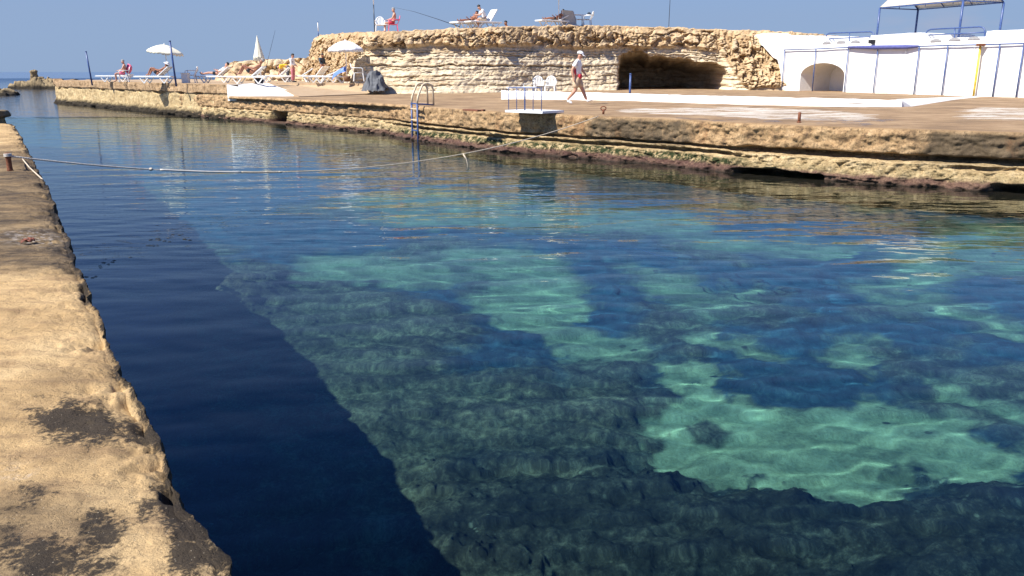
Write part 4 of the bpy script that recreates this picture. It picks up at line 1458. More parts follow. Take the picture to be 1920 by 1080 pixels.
# rusty bollard with its rope on the near quay
bo_p = P(19, 320, ZQ)
bo = thing('bollard', 'short rusty pipe bollard on the near quay holding the rope', 'bollard', bo_p)
mb = MB(); mb.lathe([(0.046, -0.05), (0.044, 0.02), (0.04, 0.05), (0.039, 0.24), (0.042, 0.245), (0.042, 0.275), (0.03, 0.28), (0.03, 0.25)], 14); mb.build('pipe', RUST, bo)
mb = MB(); mb.tube([(0.05 * math.cos(a), 0.05 * math.sin(a), 0.215 + 0.008 * a / PI) for a in [k * PI / 8 for k in range(50)]], 0.009, 6); mb.build('rope_turns', ROPEGREY, bo)
rA = bo_p + Vector((0.05, 0, 0.225))
rB = P(1122, 218, 1.15)


def twist(pts_, r, turns_per_m, mat, name, parent, strands=3):
    mb_ = MB()
    ln = [0]
    for a, b in zip(pts_[:-1], pts_[1:]):
        ln.append(ln[-1] + (b - a).length)
    tot = ln[-1]
    n_ = max(8, int(tot * turns_per_m * 7))
    n_ = min(n_, 900)
    for s_ in range(strands):
        o_ = []
        for i in range(n_ + 1):
            d = tot * i / n_
            k = min(len(ln) - 2, max(j for j in range(len(ln)) if ln[j] <= d + 1e-9))
            f = (d - ln[k]) / max(1e-6, ln[k + 1] - ln[k])
            p_ = pts_[k].lerp(pts_[k + 1], f)
            t_ = (pts_[k + 1] - pts_[k]).normalized()
            x_ = t_.cross(Vector((0, 0, 1))).normalized()
            z_ = x_.cross(t_)
            a_ = 2 * PI * (d * turns_per_m + s_ / strands)
            o_.append(p_ + (x_ * math.cos(a_) + z_ * math.sin(a_)) * r * 0.62)
        mb_.tube(o_, r * 0.62, 5)
    return mb_.build(name, mat, parent)


# the rope as a catenary-like sag between the two irons
def rope_at(f):
    q = rA.lerp(rB, f)
    q.z -= SAG * 4 * f * (1 - f)
    return q


def proj(q):
    v = q - Vector((0, 0, CAM_H))
    fz_ = v.y * CP - v.z * SP
    uz = v.y * SP + v.z * CP
    return 960 + F * v.x / fz_, 540 - F * uz / fz_


SAG = 0.70
rope = thing('rope', 'long pale rope hung across the water from bollard to far quay', 'rope')
xs = [(i / 400, proj(rope_at(i / 400))[0]) for i in range(401)]
fx = lambda px: float(np.interp(px, [x[1] for x in xs], [x[0] for x in xs]))
seg = lambda a, b, n_: [rope_at(a + (b - a) * i / n_) for i in range(n_ + 1)]
twist(seg(0, fx(282), 40), 0.0125, 9, ROPEGREY, 'braided_end', rope)
mb = MB(); mb.tube(seg(fx(284), fx(300), 4), 0.009, 6); mb.tube(seg(fx(300), fx(452), 20), 0.017, 8); mb.build('hose_sleeve', flat('white_hose', (0.66, 0.60, 0.52), 0.5, 0.08), rope)
twist(seg(fx(452), fx(530), 14), 0.016, 8, ROPE, 'spliced_length', rope)
mb = MB(); mb.tube(seg(fx(528), 1, 80), 0.010, 6); mb.build('thin_rope', ROPE, rope)
for px in (283, 455, 500, 524):
    mb = MB(); c_ = rope_at(fx(px)); mb.ball(c_, 0.032 if px == 283 else 0.022, 8, 6, (1.2, 1, 0.9)); mb.build('knot', ROPE, rope)
c_ = rope_at(fx(868))
mb = MB(); mb.tube([c_, c_ + Vector((0.07, -0.02, -0.10)), c_ + Vector((0.10, 0.0, -0.22)), c_ + Vector((0.11, 0.01, -0.36))], [0.018, 0.014, 0.012, 0.016], 6); mb.build('loose_end', ROPE, rope)
q0 = bo_p + Vector((0.05, 0.0, 0.21))
q1 = P(40, 300, ZQ) + Vector((0, 0, 0.05)); q2 = P(56, 318, ZQ) + Vector((0, 0, 0.03)); q3 = P(78, 334, ZQ) + Vector((0.01, 0, -0.02)); q4 = q3 + Vector((0.06, 0.03, -0.35))
tw = twist([q0, q1, q2, q3, q4], 0.009, 10, ROPE, 'tail_rope', None)
tag(tw, 'short pale rope tail running from the bollard over the near quay edge', 'rope')

# block at the end of the near quay
qb = P(2, 228, ZQ)
bl = thing('mooring_block', 'weathered concrete mooring block with overhanging cap at the near quay end', 'mooring block')
uu, vv = np.meshgrid(np.linspace(0, 2 * PI, 40), np.linspace(0, 1, 26))
prof_r = np.interp(vv, [0, 0.25, 0.5, 0.55, 0.62, 0.9, 1.0], [0.42, 0.40, 0.38, 0.50, 0.54, 0.50, 0.0])
prof_z = np.interp(vv, [0, 0.25, 0.5, 0.55, 0.62, 0.9, 1.0], [-0.1, 0.06, 0.12, 0.14, 0.18, 0.34, 0.36])
rr_ = prof_r * (1 + 0.16 * fbm(np.cos(uu) * 1.4, np.sin(uu) * 1.4, vv * 2, o=4))
gridmesh('capped_block', qb.x - 0.30 + rr_ * np.cos(uu), qb.y + rr_ * np.sin(uu) * 0.8, ZQ + prof_z + 0.02 * fbm(np.cos(uu) * 3, np.sin(uu) * 3, vv, o=3), M_SEAROCK, None, bl)

# rock islets in the sea


def islet(name, label, px0, px1, yw, hprof, dep, seed):
    pw0, pw1 = P(px0, yw), P(px1, yw)
    wdt = (pw1 - pw0).length
    n_ = 120
    X_, Y_ = np.meshgrid(np.linspace(-0.08, 1.08, n_), np.linspace(-0.1, 1.1, 70))
    h_ = np.interp(X_, [q[0] for q in hprof], [q[1] for q in hprof])
    ed = sstep(0, 0.12, Y_) * sstep(1, 0.75, Y_) * sstep(-0.04, 0.03, X_) * sstep(1.04, 0.97, X_)
    wx_ = X_ * wdt
    wy_ = Y_ * dep
    a1, a2, ai = voro(wx_ * 0.9, wy_ * 0.9, seed)
    z_ = h_ * ed * (0.75 + 0.5 * ai * sstep(0, 0.2, a2 - a1)) + 0.25 * fbm(wx_ * 0.8, wy_ * 0.8, seed, o=5) * ed - 0.35 * (1 - ed)
    o_ = gridmesh(name, pw0.x + wx_ + 0.12 * fbm(wy_, z_ * 2, seed, o=3), pw0.y + wy_ + 0.15 * fbm(wx_, z_ * 2, seed, o=3), z_, M_SEAROCK)
    return tag(o_, label, 'rock')


islet('sea_rock', 'low rocky islet with an upright stump out at sea beyond the far quay', 10, 114, 166.5, [(0, 0.45), (0.05, 0.75), (0.36, 0.95), (0.37, 1.3), (0.40, 1.3), (0.60, 1.25), (0.75, 0.8), (0.9, 0.7), (1.0, 0.5)], 5.0, 3.0)
sp = P(50, 160, 0.5)
stump = thing('rock_stump', 'upright pale rock stump standing on the low sea islet', 'rock', (P(53, 166, 0).x, P(53, 166, 0).y + 1.8, 0.5))
uu, vv = np.meshgrid(np.linspace(0, 2 * PI, 36), np.linspace(0, 1, 40))
rr_ = np.interp(vv, [0, 0.3, 0.7, 0.9, 0.97, 1.0], [0.75, 0.45, 0.40, 0.48, 0.36, 0.0]) * (1 + 0.35 * fbm(np.cos(uu), np.sin(uu), vv * 3, o=4))
gridmesh('stump', rr_ * np.cos(uu) * 0.95 + 0.12 * vv, rr_ * np.sin(uu), vv * 2.0 + 0.06 * fbm(np.cos(uu) * 2, np.sin(uu) * 2, vv, o=3), M_SEAROCK, None, stump)
uu2 = uu
gridmesh('lower_knob', 1.0 + rr_ * 0.95 * np.cos(uu), rr_ * np.sin(uu) - 0.2, vv * 1.05 + 0.05 * np.sin(3 * uu), M_SEAROCK, None, stump)
islet('sea_rock', 'small dark wet rock in the water at the left edge of view', -110, 10, 179, [(0, 0.3), (0.4, 0.8), (0.8, 0.55), (1, 0.25)], 3.0, 9.0)

# little things on the water and the near quay
lf = MB()
c_ = P(55, 457, ZQ)
for k in range(7):
    a_ = k * 0.9
    l_ = 0.05 + 0.02 * (k % 3)
    d_ = Vector((math.cos(a_), math.sin(a_), 0))
    s_ = Vector((-d_.y, d_.x, 0)) * 0.018
    z_ = Vector((0, 0, 0.02))
    b_ = c_ + d_ * 0.01 + z_
    lf.add([b_ - s_, b_ + d_ * l_ * 0.5 - s_ * 1.4 + Vector((0, 0, 0.022)), b_ + d_ * l_ + Vector((0, 0, 0.004)), b_ + d_ * l_ * 0.5 + s_ * 1.4 + Vector((0, 0, 0.03)), b_ + s_], [(0, 1, 3, 4), (1, 2, 3)], True)
lfo = lf.build('dry_seaweed', DRYLEAF)
sm_ = lfo.modifiers.new('thick', 'SOLIDIFY'); sm_.thickness = 0.004
tag(lfo, 'crumpled rust brown seaweed clump lying on the near quay', 'seaweed')
sw = MB()
for px, py, k in ((200, 488, 1), (225, 487, 1), (300, 452, 2), (305, 446, 1), (335, 440, 1), (190, 499, 1), (355, 447, 1), (170, 517, 1), (290, 458, 1)):
    c_ = P(px, py, 0.004)
    for q_ in range(3):
        o_ = c_ + Vector((random.uniform(-0.09, 0.09) * k, random.uniform(-0.12, 0.12), 0))
        l_ = random.uniform(0.012, 0.035)
        a_ = random.uniform(-0.8, 0.8)
        sw.tube([o_ + Vector((-l_, -0.01, -0.002)), o_ + Vector((0, 0.012 * a_, 0.002)), o_ + Vector((l_, 0.03 * a_, -0.002))], [0.002, 0.004, 0.002], 5)
so_ = sw.build('floating_weed', SEAWEED)
tag(so_, 'scattered dark weed scraps floating near the left quay', 'seaweed', kind='stuff')
cy = MB()
cy.tube([P(1140 + 13 * k, 463 + 2.8 * k + 2.0 * math.sin(k * 1.1), -0.05 + 0.01 * math.sin(k * 0.9)) for k in range(11)], 0.012, 6)
tag(cy.build('floating_line', CYANROPE), 'thin turquoise line drifting just below the surface in mid basin', 'line')

# ================================================================== FURNITURE
def make_lounger(name='sun_lounger', back=40, mat=WHITE):
    """feet towards +x, hinge at the origin"""
    r_ = thing(name, 'white plastic sun lounger', 'sun lounger')
    zt_ = 0.34
    mb = MB()
    for s_ in (-1, 1):
        mb.bar((-0.72, 0.31 * s_, zt_), (1.28, 0.31 * s_, zt_), 0.055, 0.07)
    mb.bar((1.28, -0.31, zt_), (1.28, 0.31, zt_), 0.055, 0.07)
    mb.bar((-0.72, -0.31, zt_), (-0.72, 0.31, zt_), 0.055, 0.07)
    mb.build('frame', mat, r_)
    mb = MB()
    for k in range(11):
        mb.box((0.06 + 0.11 * k + 0.03, 0, zt_ + 0.03), (0.085, 0.58, 0.025))
    mb.build('seat_slats', mat, r_)
    mb = MB()
    ca, sa = math.cos(R(back)), math.sin(R(back))
    for s_ in (-1, 1):
        mb.bar((0, 0.28 * s_, zt_ + 0.03), (-0.78 * ca, 0.28 * s_, zt_ + 0.03 + 0.78 * sa), 0.05, 0.05)
    for k in range(6):
        d_ = 0.10 + 0.125 * k
        mb.bar((-d_ * ca, -0.28, zt_ + 0.04 + d_ * sa), (-d_ * ca, 0.28, zt_ + 0.04 + d_ * sa), 0.10, 0.022, up=(sa, 0, ca))
    mb.build('backrest', mat, r_)
    for x_ in (-0.35, 0.75):
        for s_ in (-1, 1):
            mb = MB()
            mb.bar((x_ - 0.28, 0.29 * s_, zt_), (x_, 0.29 * s_, 0.0), 0.045, 0.05)
            mb.bar((x_ + 0.28, 0.29 * s_, zt_), (x_, 0.29 * s_, 0.0), 0.045, 0.05)
            mb.build('leg', mat, r_)
    return r_


def make_chair(name='plastic_chair', mat=WHITE):
    """faces +x"""
    r_ = thing(name, 'white plastic chair', 'chair')
    mb = MB()
    vs = []
    for i in range(6):
        for j in range(6):
            u, v = i / 5, j / 5
            vs.append((-0.22 + 0.45 * u, (-0.23 + 0.46 * v) * (0.9 + 0.12 * u), 0.43 - 0.03 * math.sin(PI * u) * math.sin(PI * v) + 0.015 * u))
    vs += [(x, y, z - 0.025) for x, y, z in vs]
    fs = [(i * 6 + j, (i + 1) * 6 + j, (i + 1) * 6 + j + 1, i * 6 + j + 1) for i in range(5) for j in range(5)]
    fs += [tuple(36 + k for k in reversed(f)) for f in fs]
    bd_ = [j for j in range(6)] + [6 * i + 5 for i in range(1, 6)] + [30 + j for j in range(4, -1, -1)] + [6 * i for i in range(4, 0, -1)]
    fs += [(bd_[k], bd_[(k + 1) % 20], bd_[(k + 1) % 20] + 36, bd_[k] + 36) for k in range(20)]
    mb.add(vs, fs, True)
    mb.build('seat', mat, r_)
    mb = MB()
    arc = [(-0.25 - 0.12 * f - 0.05 * (1 - (2 * v - 1) ** 2) * 0, -0.24 + 0.48 * v, f) for f in (0,) for v in (0,)]
    for k in range(7):
        v = -1 + 2 * k / 6
        hgt = 0.42 * math.sqrt(max(0.15, 1 - 0.75 * v * v))
        mb.bar((-0.23 - 0.03 * (1 - v * v), 0.21 * v, 0.43), (-0.34 - 0.05 * (1 - v * v), 0.23 * v, 0.43 + hgt), 0.042, 0.018)
    mb.tube([(-0.34 - 0.05 * (1 - (q / 4) ** 2), 0.24 * q / 4, 0.44 + 0.42 * math.sqrt(max(0.12, 1 - 0.78 * (q / 4) ** 2))) for q in range(-4, 5)], 0.026, 6)
    mb.build('backrest', mat, r_)
    for s_ in (-1, 1):
        mb = MB()
        mb.tube([(-0.32, 0.25 * s_, 0.66), (-0.1, 0.28 * s_, 0.665), (0.14, 0.28 * s_, 0.66), (0.22, 0.27 * s_, 0.62), (0.23, 0.25 * s_, 0.43)], 0.024, 6)
        mb.build('armrest', mat, r_)
        for x_ in (-1, 1):
            mb = MB()
            mb.bar((0.21 * x_, 0.21 * s_, 0.42), (0.26 * x_ , 0.25 * s_, 0.0), 0.055, 0.045)
            mb.build('leg', mat, r_)
    return r_


def make_umbrella(label, loc, height=2.05, radius=1.2, rise=0.42, tilt=0.0, canopy=CANVAS, wave=True):
    r_ = thing('beach_umbrella', label, 'umbrella', loc)
    mb = MB(); mb.tube([(0, 0, 0), (0.02 * tilt, 0, height * 0.5), (0.05 * tilt, 0, height)], 0.022, 8); mb.build('pole', WHITE, r_)
    mb = MB(); mb.lathe([(0.022, height), (0.035, height + 0.02), (0.012, height + 0.08)], 8, (0.05 * tilt, 0, 0)); mb.build('finial', WHITE, r_)
    mb = MB()
    NS_, NR_ = 48, 9
    vs = []
    for j in range(NR_ + 2):
        f = min(1, j / NR_)
        for k in range(NS_):
            a_ = 2 * PI * k / NS_
            g_ = abs(math.sin(4 * a_))         # eight gores
            rad = radius * f * (1 - 0.045 * g_ * f)
            z_ = height - rise * (f ** 1.7) - 0.05 * g_ * f * (1 - 0.3 * f)
            if j > NR_:
                z_ -= 0.11 + 0.03 * math.cos(24 * a_)
            vs.append((0.05 * tilt + rad * math.cos(a_), rad * math.sin(a_), z_ + 0.12 * tilt * rad * math.cos(a_)))
    mb.add(vs, [(j * NS_ + k, j * NS_ + (k + 1) % NS_, (j + 1) * NS_ + (k + 1) % NS_, (j + 1) * NS_ + k) for j in range(NR_ + 1) for k in range(NS_)], True)
    c_ = mb.build('canopy', canopy, r_)
    so_ = c_.modifiers.new('thick', 'SOLIDIFY'); so_.thickness = 0.006
    mb = MB()
    for k in range(8):
        a_ = PI * k / 4
        mb.tube([(0, 0, height - 0.55), (radius * 0.5 * math.cos(a_), radius * 0.5 * math.sin(a_), height - rise * 0.5 ** 1.7 - 0.02)], 0.006, 4)
    mb.build('ribs', STEEL, r_)
    return r_


def pole(name, label, base, height, r=0.03, mat=BLUE, cat='pole', lean=0.0, top=None):
    r_ = thing(name, label, cat, base)
    f = 1.0 if top is None else top
    mb = MB(); mb.tube([(0, 0, -0.1), (lean * f, 0, height * f)], r, 8); mb.build('shaft', mat, r_)
    if top is not None:
        mb = MB(); mb.tube([(lean * f, 0, height * f), (lean, 0, height)], r * 0.85, 8); mb.build('upper_shaft', WHITE, r_)
    mb = MB(); mb.lathe([(r * 1.15, height - 0.01), (r * 1.15, height + 0.03), (r * 0.5, height + 0.04)], 8, (lean, 0, 0)); mb.build('cap', mat, r_)
    return r_


def at(px, d, z):
    q = PD(px, 135, d)
    return Vector((q.x, d, z))


# ================================================================== PEOPLE
def skin_mesh(name, verts, edges, radii, root, mat, parent, sub=2):
    me = bpy.data.meshes.new(name)
    me.from_pydata([tuple(v) for v in verts], edges, [])
    o_ = bpy.data.objects.new(name, me)
    COL.objects.link(o_)
    sk = o_.modifiers.new('skin', 'SKIN')
    sk.use_smooth_shade = True
    if not me.skin_vertices:
        pass
    for i, r_ in enumerate(radii):
        sv = me.skin_vertices[0].data[i]
        sv.radius = r_ if isinstance(r_, tuple) else (r_, r_)
        sv.use_root = (i == root)
    sb_ = o_.modifiers.new('sub', 'SUBSURF')
    sb_.levels = sub
    sb_.render_levels = sub
    dg = bpy.context.evaluated_depsgraph_get()
    dg.update()
    nm = bpy.data.meshes.new_from_object(o_.evaluated_get(dg))
    COL.objects.unlink(o_)
    bpy.data.objects.remove(o_)
    bpy.data.meshes.remove(me)
    nm.name = name
    nm.polygons.foreach_set('use_smooth', [True] * len(nm.polygons))
    nm.materials.clear()
    nm.materials.append(mat)
    return finish(bpy.data.objects.new(name, nm), parent)


def make_person(label, loc, rz, J, skin=SKIN, scale=1.0, hair=HAIR, hair_kind='short', top=None, bottom=None, bottom_len='short', shoes=None, hat=None, face=True, group=None, bulk=1.0):
    """J: joints in metres, person faces +x. keys: pelvis spine chest neck head, then L/R sh el wr hip kn an toe"""
    r_ = thing('person', label, 'person', loc, rz, group)
    r_.scale = (scale,) * 3
    V = {k: Vector(v) for k, v in J.items()}
    vs, es, rad, ix = [], [], [], {}

    def av(key, p, r, link=None):
        ix[key] = len(vs)
        vs.append(Vector(p))
        rad.append(r)
        if link is not None:
            es.append((ix[link], ix[key]))

    av('pelvis', V['pelvis'], (0.15, 0.115))
    av('spine', V['spine'], (0.135, 0.105), 'pelvis')
    av('chest', V['chest'], (0.15, 0.115), 'spine')
    nb = V['chest'].lerp(V['neck'], 0.75)
    av('nb', nb, 0.075, 'chest')
    av('neck', V['neck'], 0.052, 'nb')
    hd = (V['head'] - V['neck']).normalized()
    fw = V.get('face', Vector((1, 0, 0)))
    fw = (fw - hd * fw.dot(hd)).normalized()
    jaw = V['head'] - hd * 0.075 + fw * 0.012
    av('jaw', jaw, (0.062, 0.07), 'neck')
    av('head', V['head'], (0.078, 0.096), 'jaw')
    av('crown', V['head'] + hd * 0.075 - fw * 0.008, (0.066, 0.082), 'head')
    av('nose', V['head'] + fw * 0.108 - hd * 0.022, 0.013, 'head')
    _lt = hd.cross(fw).normalized()
    for s_, sg in (('L', 1), ('R', -1)):
        av('ear' + s_, V['head'] + _lt * 0.094 * sg - hd * 0.01, 0.014, 'head')
        sh, el, wr = V['sh' + s_], V['el' + s_], V['wr' + s_]
        av('sh' + s_, sh, 0.062, 'chest')
        av('ua' + s_, sh.lerp(el, 0.5), 0.049, 'sh' + s_)
        av('el' + s_, el, 0.040, 'ua' + s_)
        av('fa' + s_, el.lerp(wr, 0.4), 0.038, 'el' + s_)
        av('wr' + s_, wr, 0.026, 'fa' + s_)
        d = (wr - el).normalized()
        sd_ = Vector((0, 1, 0)) - d * d.y
        sd_ = sd_.normalized() if sd_.length > 0.1 else Vector((1, 0, 0))
        nn = d.cross(sd_).normalized()
        av('pm' + s_, wr + d * 0.055, (0.036, 0.020), 'wr' + s_)
        for q in range(4):
            off = sd_ * (q - 1.5) * 0.019
            ln_ = (0.068, 0.078, 0.072, 0.058)[q]
            kb = wr + d * 0.095 + off
            av('k%d%s' % (q, s_), kb, 0.0095, 'pm' + s_)
            av('f%d%s' % (q, s_), kb + d * ln_ * 0.55 + nn * 0.012, 0.0085, 'k%d%s' % (q, s_))
            av('t%d%s' % (q, s_), kb + d * ln_ * 0.9 + nn * 0.034, 0.007, 'f%d%s' % (q, s_))
        av('th' + s_, wr + d * 0.045 - sd_ * 0.042 + nn * 0.01, 0.011, 'pm' + s_)
        av('tt' + s_, wr + d * 0.085 - sd_ * 0.055 + nn * 0.022, 0.009, 'th' + s_)
        hp, kn, an, to = V['hip' + s_], V['kn' + s_], V['an' + s_], V['toe' + s_]
        av('hp' + s_, hp, 0.098, 'pelvis')
        av('tg' + s_, hp.lerp(kn, 0.5), 0.076, 'hp' + s_)
        av('kn' + s_, kn, 0.055, 'tg' + s_)
        av('cf' + s_, kn.lerp(an, 0.35), 0.056, 'kn' + s_)
        av('an' + s_, an, 0.037, 'cf' + s_)
        fd = (to - an).normalized()
        av('hl' + s_, an.lerp(to, 0.25) , 0.038, 'an' + s_)
        av('to' + s_, to, 0.030, 'hl' + s_)
    lb = ('tg', 'kn', 'cf', 'an', 'ua', 'el', 'fa')
    for k_, i_ in ix.items():
        if bulk != 1.0 and k_[:2] in lb:
            rad[i_] = rad[i_] * (1 + (bulk - 1) * 0.9)
    skin_mesh('body', vs, es, rad, 0, skin, r_)
    up = hd
    lt = up.cross(fw).normalized()
    if face:
        for s_ in (-1, 1):
            mb = MB(); mb.ball(V['head'] + up * 0.008 + fw * 0.092 + lt * 0.030 * s_, 0.011, 6, 5); mb.build('eye', EYE, r_)
        mb = MB(); mb.bar(V['head'] - up * 0.060 + fw * 0.088 - lt * 0.022, V['head'] - up * 0.060 + fw * 0.088 + lt * 0.022, 0.012, 0.008); mb.build('mouth', EYE, r_)
    if hair_kind:
        mb = MB()
        hs = {'short': 0.0, 'long': 0.13, 'bob': 0.05}[hair_kind]
        M_ = Matrix((fw, lt, up)).transposed()
        ring = []
        rings = 9
        for i in range(rings):
            t_ = i / (rings - 1)
            for k in range(16):
                a_ = 2 * PI * k / 16
                back_ = 0.5 - 0.5 * math.cos(a_)          # 0 in front, 1 behind
                lim = (0.30 + 0.32 * back_) * PI
                ph = t_ * lim
                p_ = Vector((0.107 * math.sin(ph) * math.cos(a_) - 0.008, 0.090 * math.sin(ph) * math.sin(a_), 0.045 + 0.112 * math.cos(ph)))
                if hs and t_ > 0.7 and back_ > 0.3:
                    p_.z -= hs * (t_ - 0.7) / 0.3 * back_
                ring.append(V['head'] + M_ @ p_)
        mb.add(ring, [(i * 16 + k, i * 16 + (k + 1) % 16, (i + 1) * 16 + (k + 1) % 16, (i + 1) * 16 + k) for i in range(rings - 1) for k in range(16)], True)
        ho = mb.build('hair', hair, r_)
        ho.modifiers.new('thick', 'SOLIDIFY').thickness = 0.012
    if hat:
        kind, hm = hat
        mb = MB()
        M_ = Matrix((fw, lt, up)).transposed()
        c_ = V['head'] + up * 0.062
        dome = []
        for i in range(7):
            ph = 0.5 * PI * i / 6
            for k in range(20):
                a_ = 2 * PI * k / 20
                dome.append(c_ + M_ @ Vector((0.122 * math.sin(ph) * math.cos(a_) - 0.008, 0.103 * math.sin(ph) * math.sin(a_), 0.098 * math.cos(ph))))
        mb.add(dome, [(i * 20 + k, i * 20 + (k + 1) % 20, (i + 1) * 20 + (k + 1) % 20, (i + 1) * 20 + k) for i in range(6) for k in range(20)], True)
        if kind == 'cap':
            pk = []
            for i in range(2):
                for k in range(9):
                    a_ = -0.9 + 1.8 * k / 8
                    rr2 = 0.11 + 0.10 * i * math.cos(a_ * 0.9)
                    pk.append(c_ + M_ @ Vector((rr2 * math.cos(a_) + 0.0, (0.100 + 0.0 * i) * math.sin(a_) * 1.05, 0.004 - 0.028 * i)))
            mb.add(pk, [(k, k + 1, 10 + k, 9 + k) for k in range(8)], True)
        else:
            br = []
            for i in range(2):
                for k in range(20):
                    a_ = 2 * PI * k / 20
                    rr2 = 1.0 + 0.65 * i
                    br.append(c_ + M_ @ Vector((0.12 * rr2 * math.cos(a_) - 0.008, 0.105 * rr2 * math.sin(a_), -0.02 * i)))
            mb.add(br, [(k, (k + 1) % 20, 20 + (k + 1) % 20, 20 + k) for k in range(20)], True)
        ho = mb.build('cap' if kind == 'cap' else 'sun_hat', hm, r_)
        ho.modifiers.new('thick', 'SOLIDIFY').thickness = 0.008
    if top is not None:
        tv = [V['pelvis'].lerp(V['spine'], 0.0), V['spine'], V['chest'], V['chest'].lerp(V['neck'], 0.62)]
        te = [(0, 1), (1, 2), (2, 3)]
        tr_ = [(0.175, 0.14), (0.158, 0.127), (0.172, 0.135), 0.090]
        for s_ in ('L', 'R'):
            b_ = len(tv)
            sl = top[1]
            tv += [V['sh' + s_], V['sh' + s_].lerp(V['el' + s_], 0.45)]
            tr_ += [0.082, 0.070]
            te += [(2, b_), (b_, b_ + 1)]
            tv.append(V['sh' + s_].lerp(V['el' + s_], 0.72) if sl == 'short' else V['el' + s_]); tr_.append(0.064 if sl == 'short' else 0.054); te.append((b_ + 1, b_ + 2))
            if sl == 'long':
                tv.append(V['el' + s_].lerp(V['wr' + s_], 0.9)); tr_.append(0.040); te.append((b_ + 2, b_ + 3))
        tr_ = [tuple(q_ * bulk for q_ in r__) if isinstance(r__, tuple) else r__ * (1 + (bulk - 1) * 1.3) for r__ in tr_]
        skin_mesh('shirt', tv, te, tr_, 0, top[0], r_)
    if bottom is not None:
        tv = [V['pelvis'].lerp(V['spine'], 0.3), V['pelvis']]
        te = [(0, 1)]
        tr_ = [(0.155, 0.125), (0.168, 0.132)]
        for s_ in ('L', 'R'):
            b_ = len(tv)
            tv += [V['hip' + s_], V['hip' + s_].lerp(V['kn' + s_], 0.5)]
            tr_ += [0.112, 0.098]
            te += [(1, b_), (b_, b_ + 1)]
            if bottom_len == 'trunks':
                pass
            elif bottom_len == 'short':
                tv.append(V['hip' + s_].lerp(V['kn' + s_], 0.92)); tr_.append(0.088); te.append((b_ + 1, b_ + 2))
            else:
                tv += [V['kn' + s_], V['kn' + s_].lerp(V['an' + s_], 0.5), V['kn' + s_].lerp(V['an' + s_], 0.94)]
                tr_ += [0.078, 0.068, 0.062]
                te += [(b_ + 1, b_ + 2), (b_ + 2, b_ + 3), (b_ + 3, b_ + 4)]
        tr_ = [tuple(q_ * bulk for q_ in r__) if isinstance(r__, tuple) else r__ * (1 + (bulk - 1) * 1.3) for r__ in tr_]
        skin_mesh({'short': 'shorts', 'trunks': 'swim_trunks', 'long': 'trousers'}[bottom_len], tv, te, tr_, 1, bottom, r_)
    if shoes is not None:
        for s_ in ('L', 'R'):
            an, to = V['an' + s_], V['toe' + s_]
            d = (to - an)
            fl__ = Vector((d.x, d.y, d.z * 0.4)).normalized()
            up_ = Vector((0, 0, 1))
            hl_ = an - fl__ * 0.045 - Vector((0, 0, 0.055))
            if 'tilt' + s_ in J:
                hl_ = an - fl__ * 0.04 - Vector((0, 0, 0.05))
            skin_mesh('shoe', [hl_, an.lerp(to, 0.45) - Vector((0, 0, 0.012)), to + fl__ * 0.03, an + Vector((0, 0, 0.015))], [(0, 1), (1, 2), (0, 3)], [(0.055, 0.05), (0.062, 0.055), (0.05, 0.038), 0.058], 0, shoes, r_)
    return r_


def sym(d):
    o_ = {}
    for k, v in d.items():
        if k.endswith('*'):
            o_[k[:-1] + 'L'] = (v[0], v[1], v[2])
            o_[k[:-1] + 'R'] = (v[0], -v[1], v[2])
        else:
            o_[k] = v
    return o_


POSE_WALK = dict(pelvis=(0, 0, 0.93), spine=(0.015, 0, 1.10), chest=(0.03, 0, 1.32), neck=(0.06, 0, 1.475), head=(0.105, 0, 1.605), face=(1, 0, -0.12),
                 shL=(0.03, 0.19, 1.41), elL=(0.16, 0.235, 1.16), wrL=(0.30, 0.20, 0.98), shR=(0.02, -0.19, 1.41), elR=(-0.13, -0.235, 1.15), wrR=(-0.10, -0.245, 0.90),
                 hipL=(0.01, 0.09, 0.90), knL=(0.20, 0.095, 0.51), anL=(0.36, 0.095, 0.13), toeL=(0.53, 0.10, 0.15),
                 hipR=(-0.01, -0.09, 0.90), knR=(-0.02, -0.095, 0.47), anR=(-0.30, -0.10, 0.15), toeR=(-0.15, -0.11, 0.035))
POSE_STAND = sym({'pelvis': (0, 0, 0.93), 'spine': (0, 0, 1.1), 'chest': (0.01, 0, 1.32), 'neck': (0.02, 0, 1.47), 'head': (0.06, 0, 1.595), 'face': (1, 0, -0.3),
                  'sh*': (0, 0.19, 1.40), 'el*': (0.03, 0.23, 1.13), 'wr*': (0.20, 0.13, 1.02), 'hip*': (0, 0.09, 0.90), 'kn*': (0.02, 0.10, 0.49), 'an*': (-0.02, 0.10, 0.09), 'toe*': (0.14, 0.12, 0.03)})
POSE_BEND = sym({'pelvis': (0, 0, 0.90), 'spine': (0.17, 0, 0.99), 'chest': (0.38, 0, 1.0), 'neck': (0.53, 0, 0.95), 'head': (0.64, 0, 0.88), 'face': (0.3, 0, -1),
                 'sh*': (0.44, 0.18, 0.98), 'el*': (0.48, 0.2, 0.70), 'wr*': (0.60, 0.14, 0.47), 'hip*': (0, 0.09, 0.87), 'kn*': (0.06, 0.10, 0.48), 'an*': (-0.03, 0.10, 0.09), 'toe*': (0.13, 0.12, 0.03)})
POSE_SIT = sym({'pelvis': (0, 0, 0.54), 'spine': (-0.07, 0, 0.70), 'chest': (-0.10, 0, 0.93), 'neck': (-0.09, 0, 1.09), 'head': (-0.05, 0, 1.21), 'face': (1, 0, -0.15),
                'sh*': (-0.10, 0.19, 1.02), 'el*': (0.04, 0.25, 0.76), 'wr*': (0.25, 0.16, 0.70), 'hip*': (0.03, 0.10, 0.53), 'kn*': (0.45, 0.12, 0.52), 'an*': (0.44, 0.12, 0.10), 'toe*': (0.60, 0.13, 0.04)})
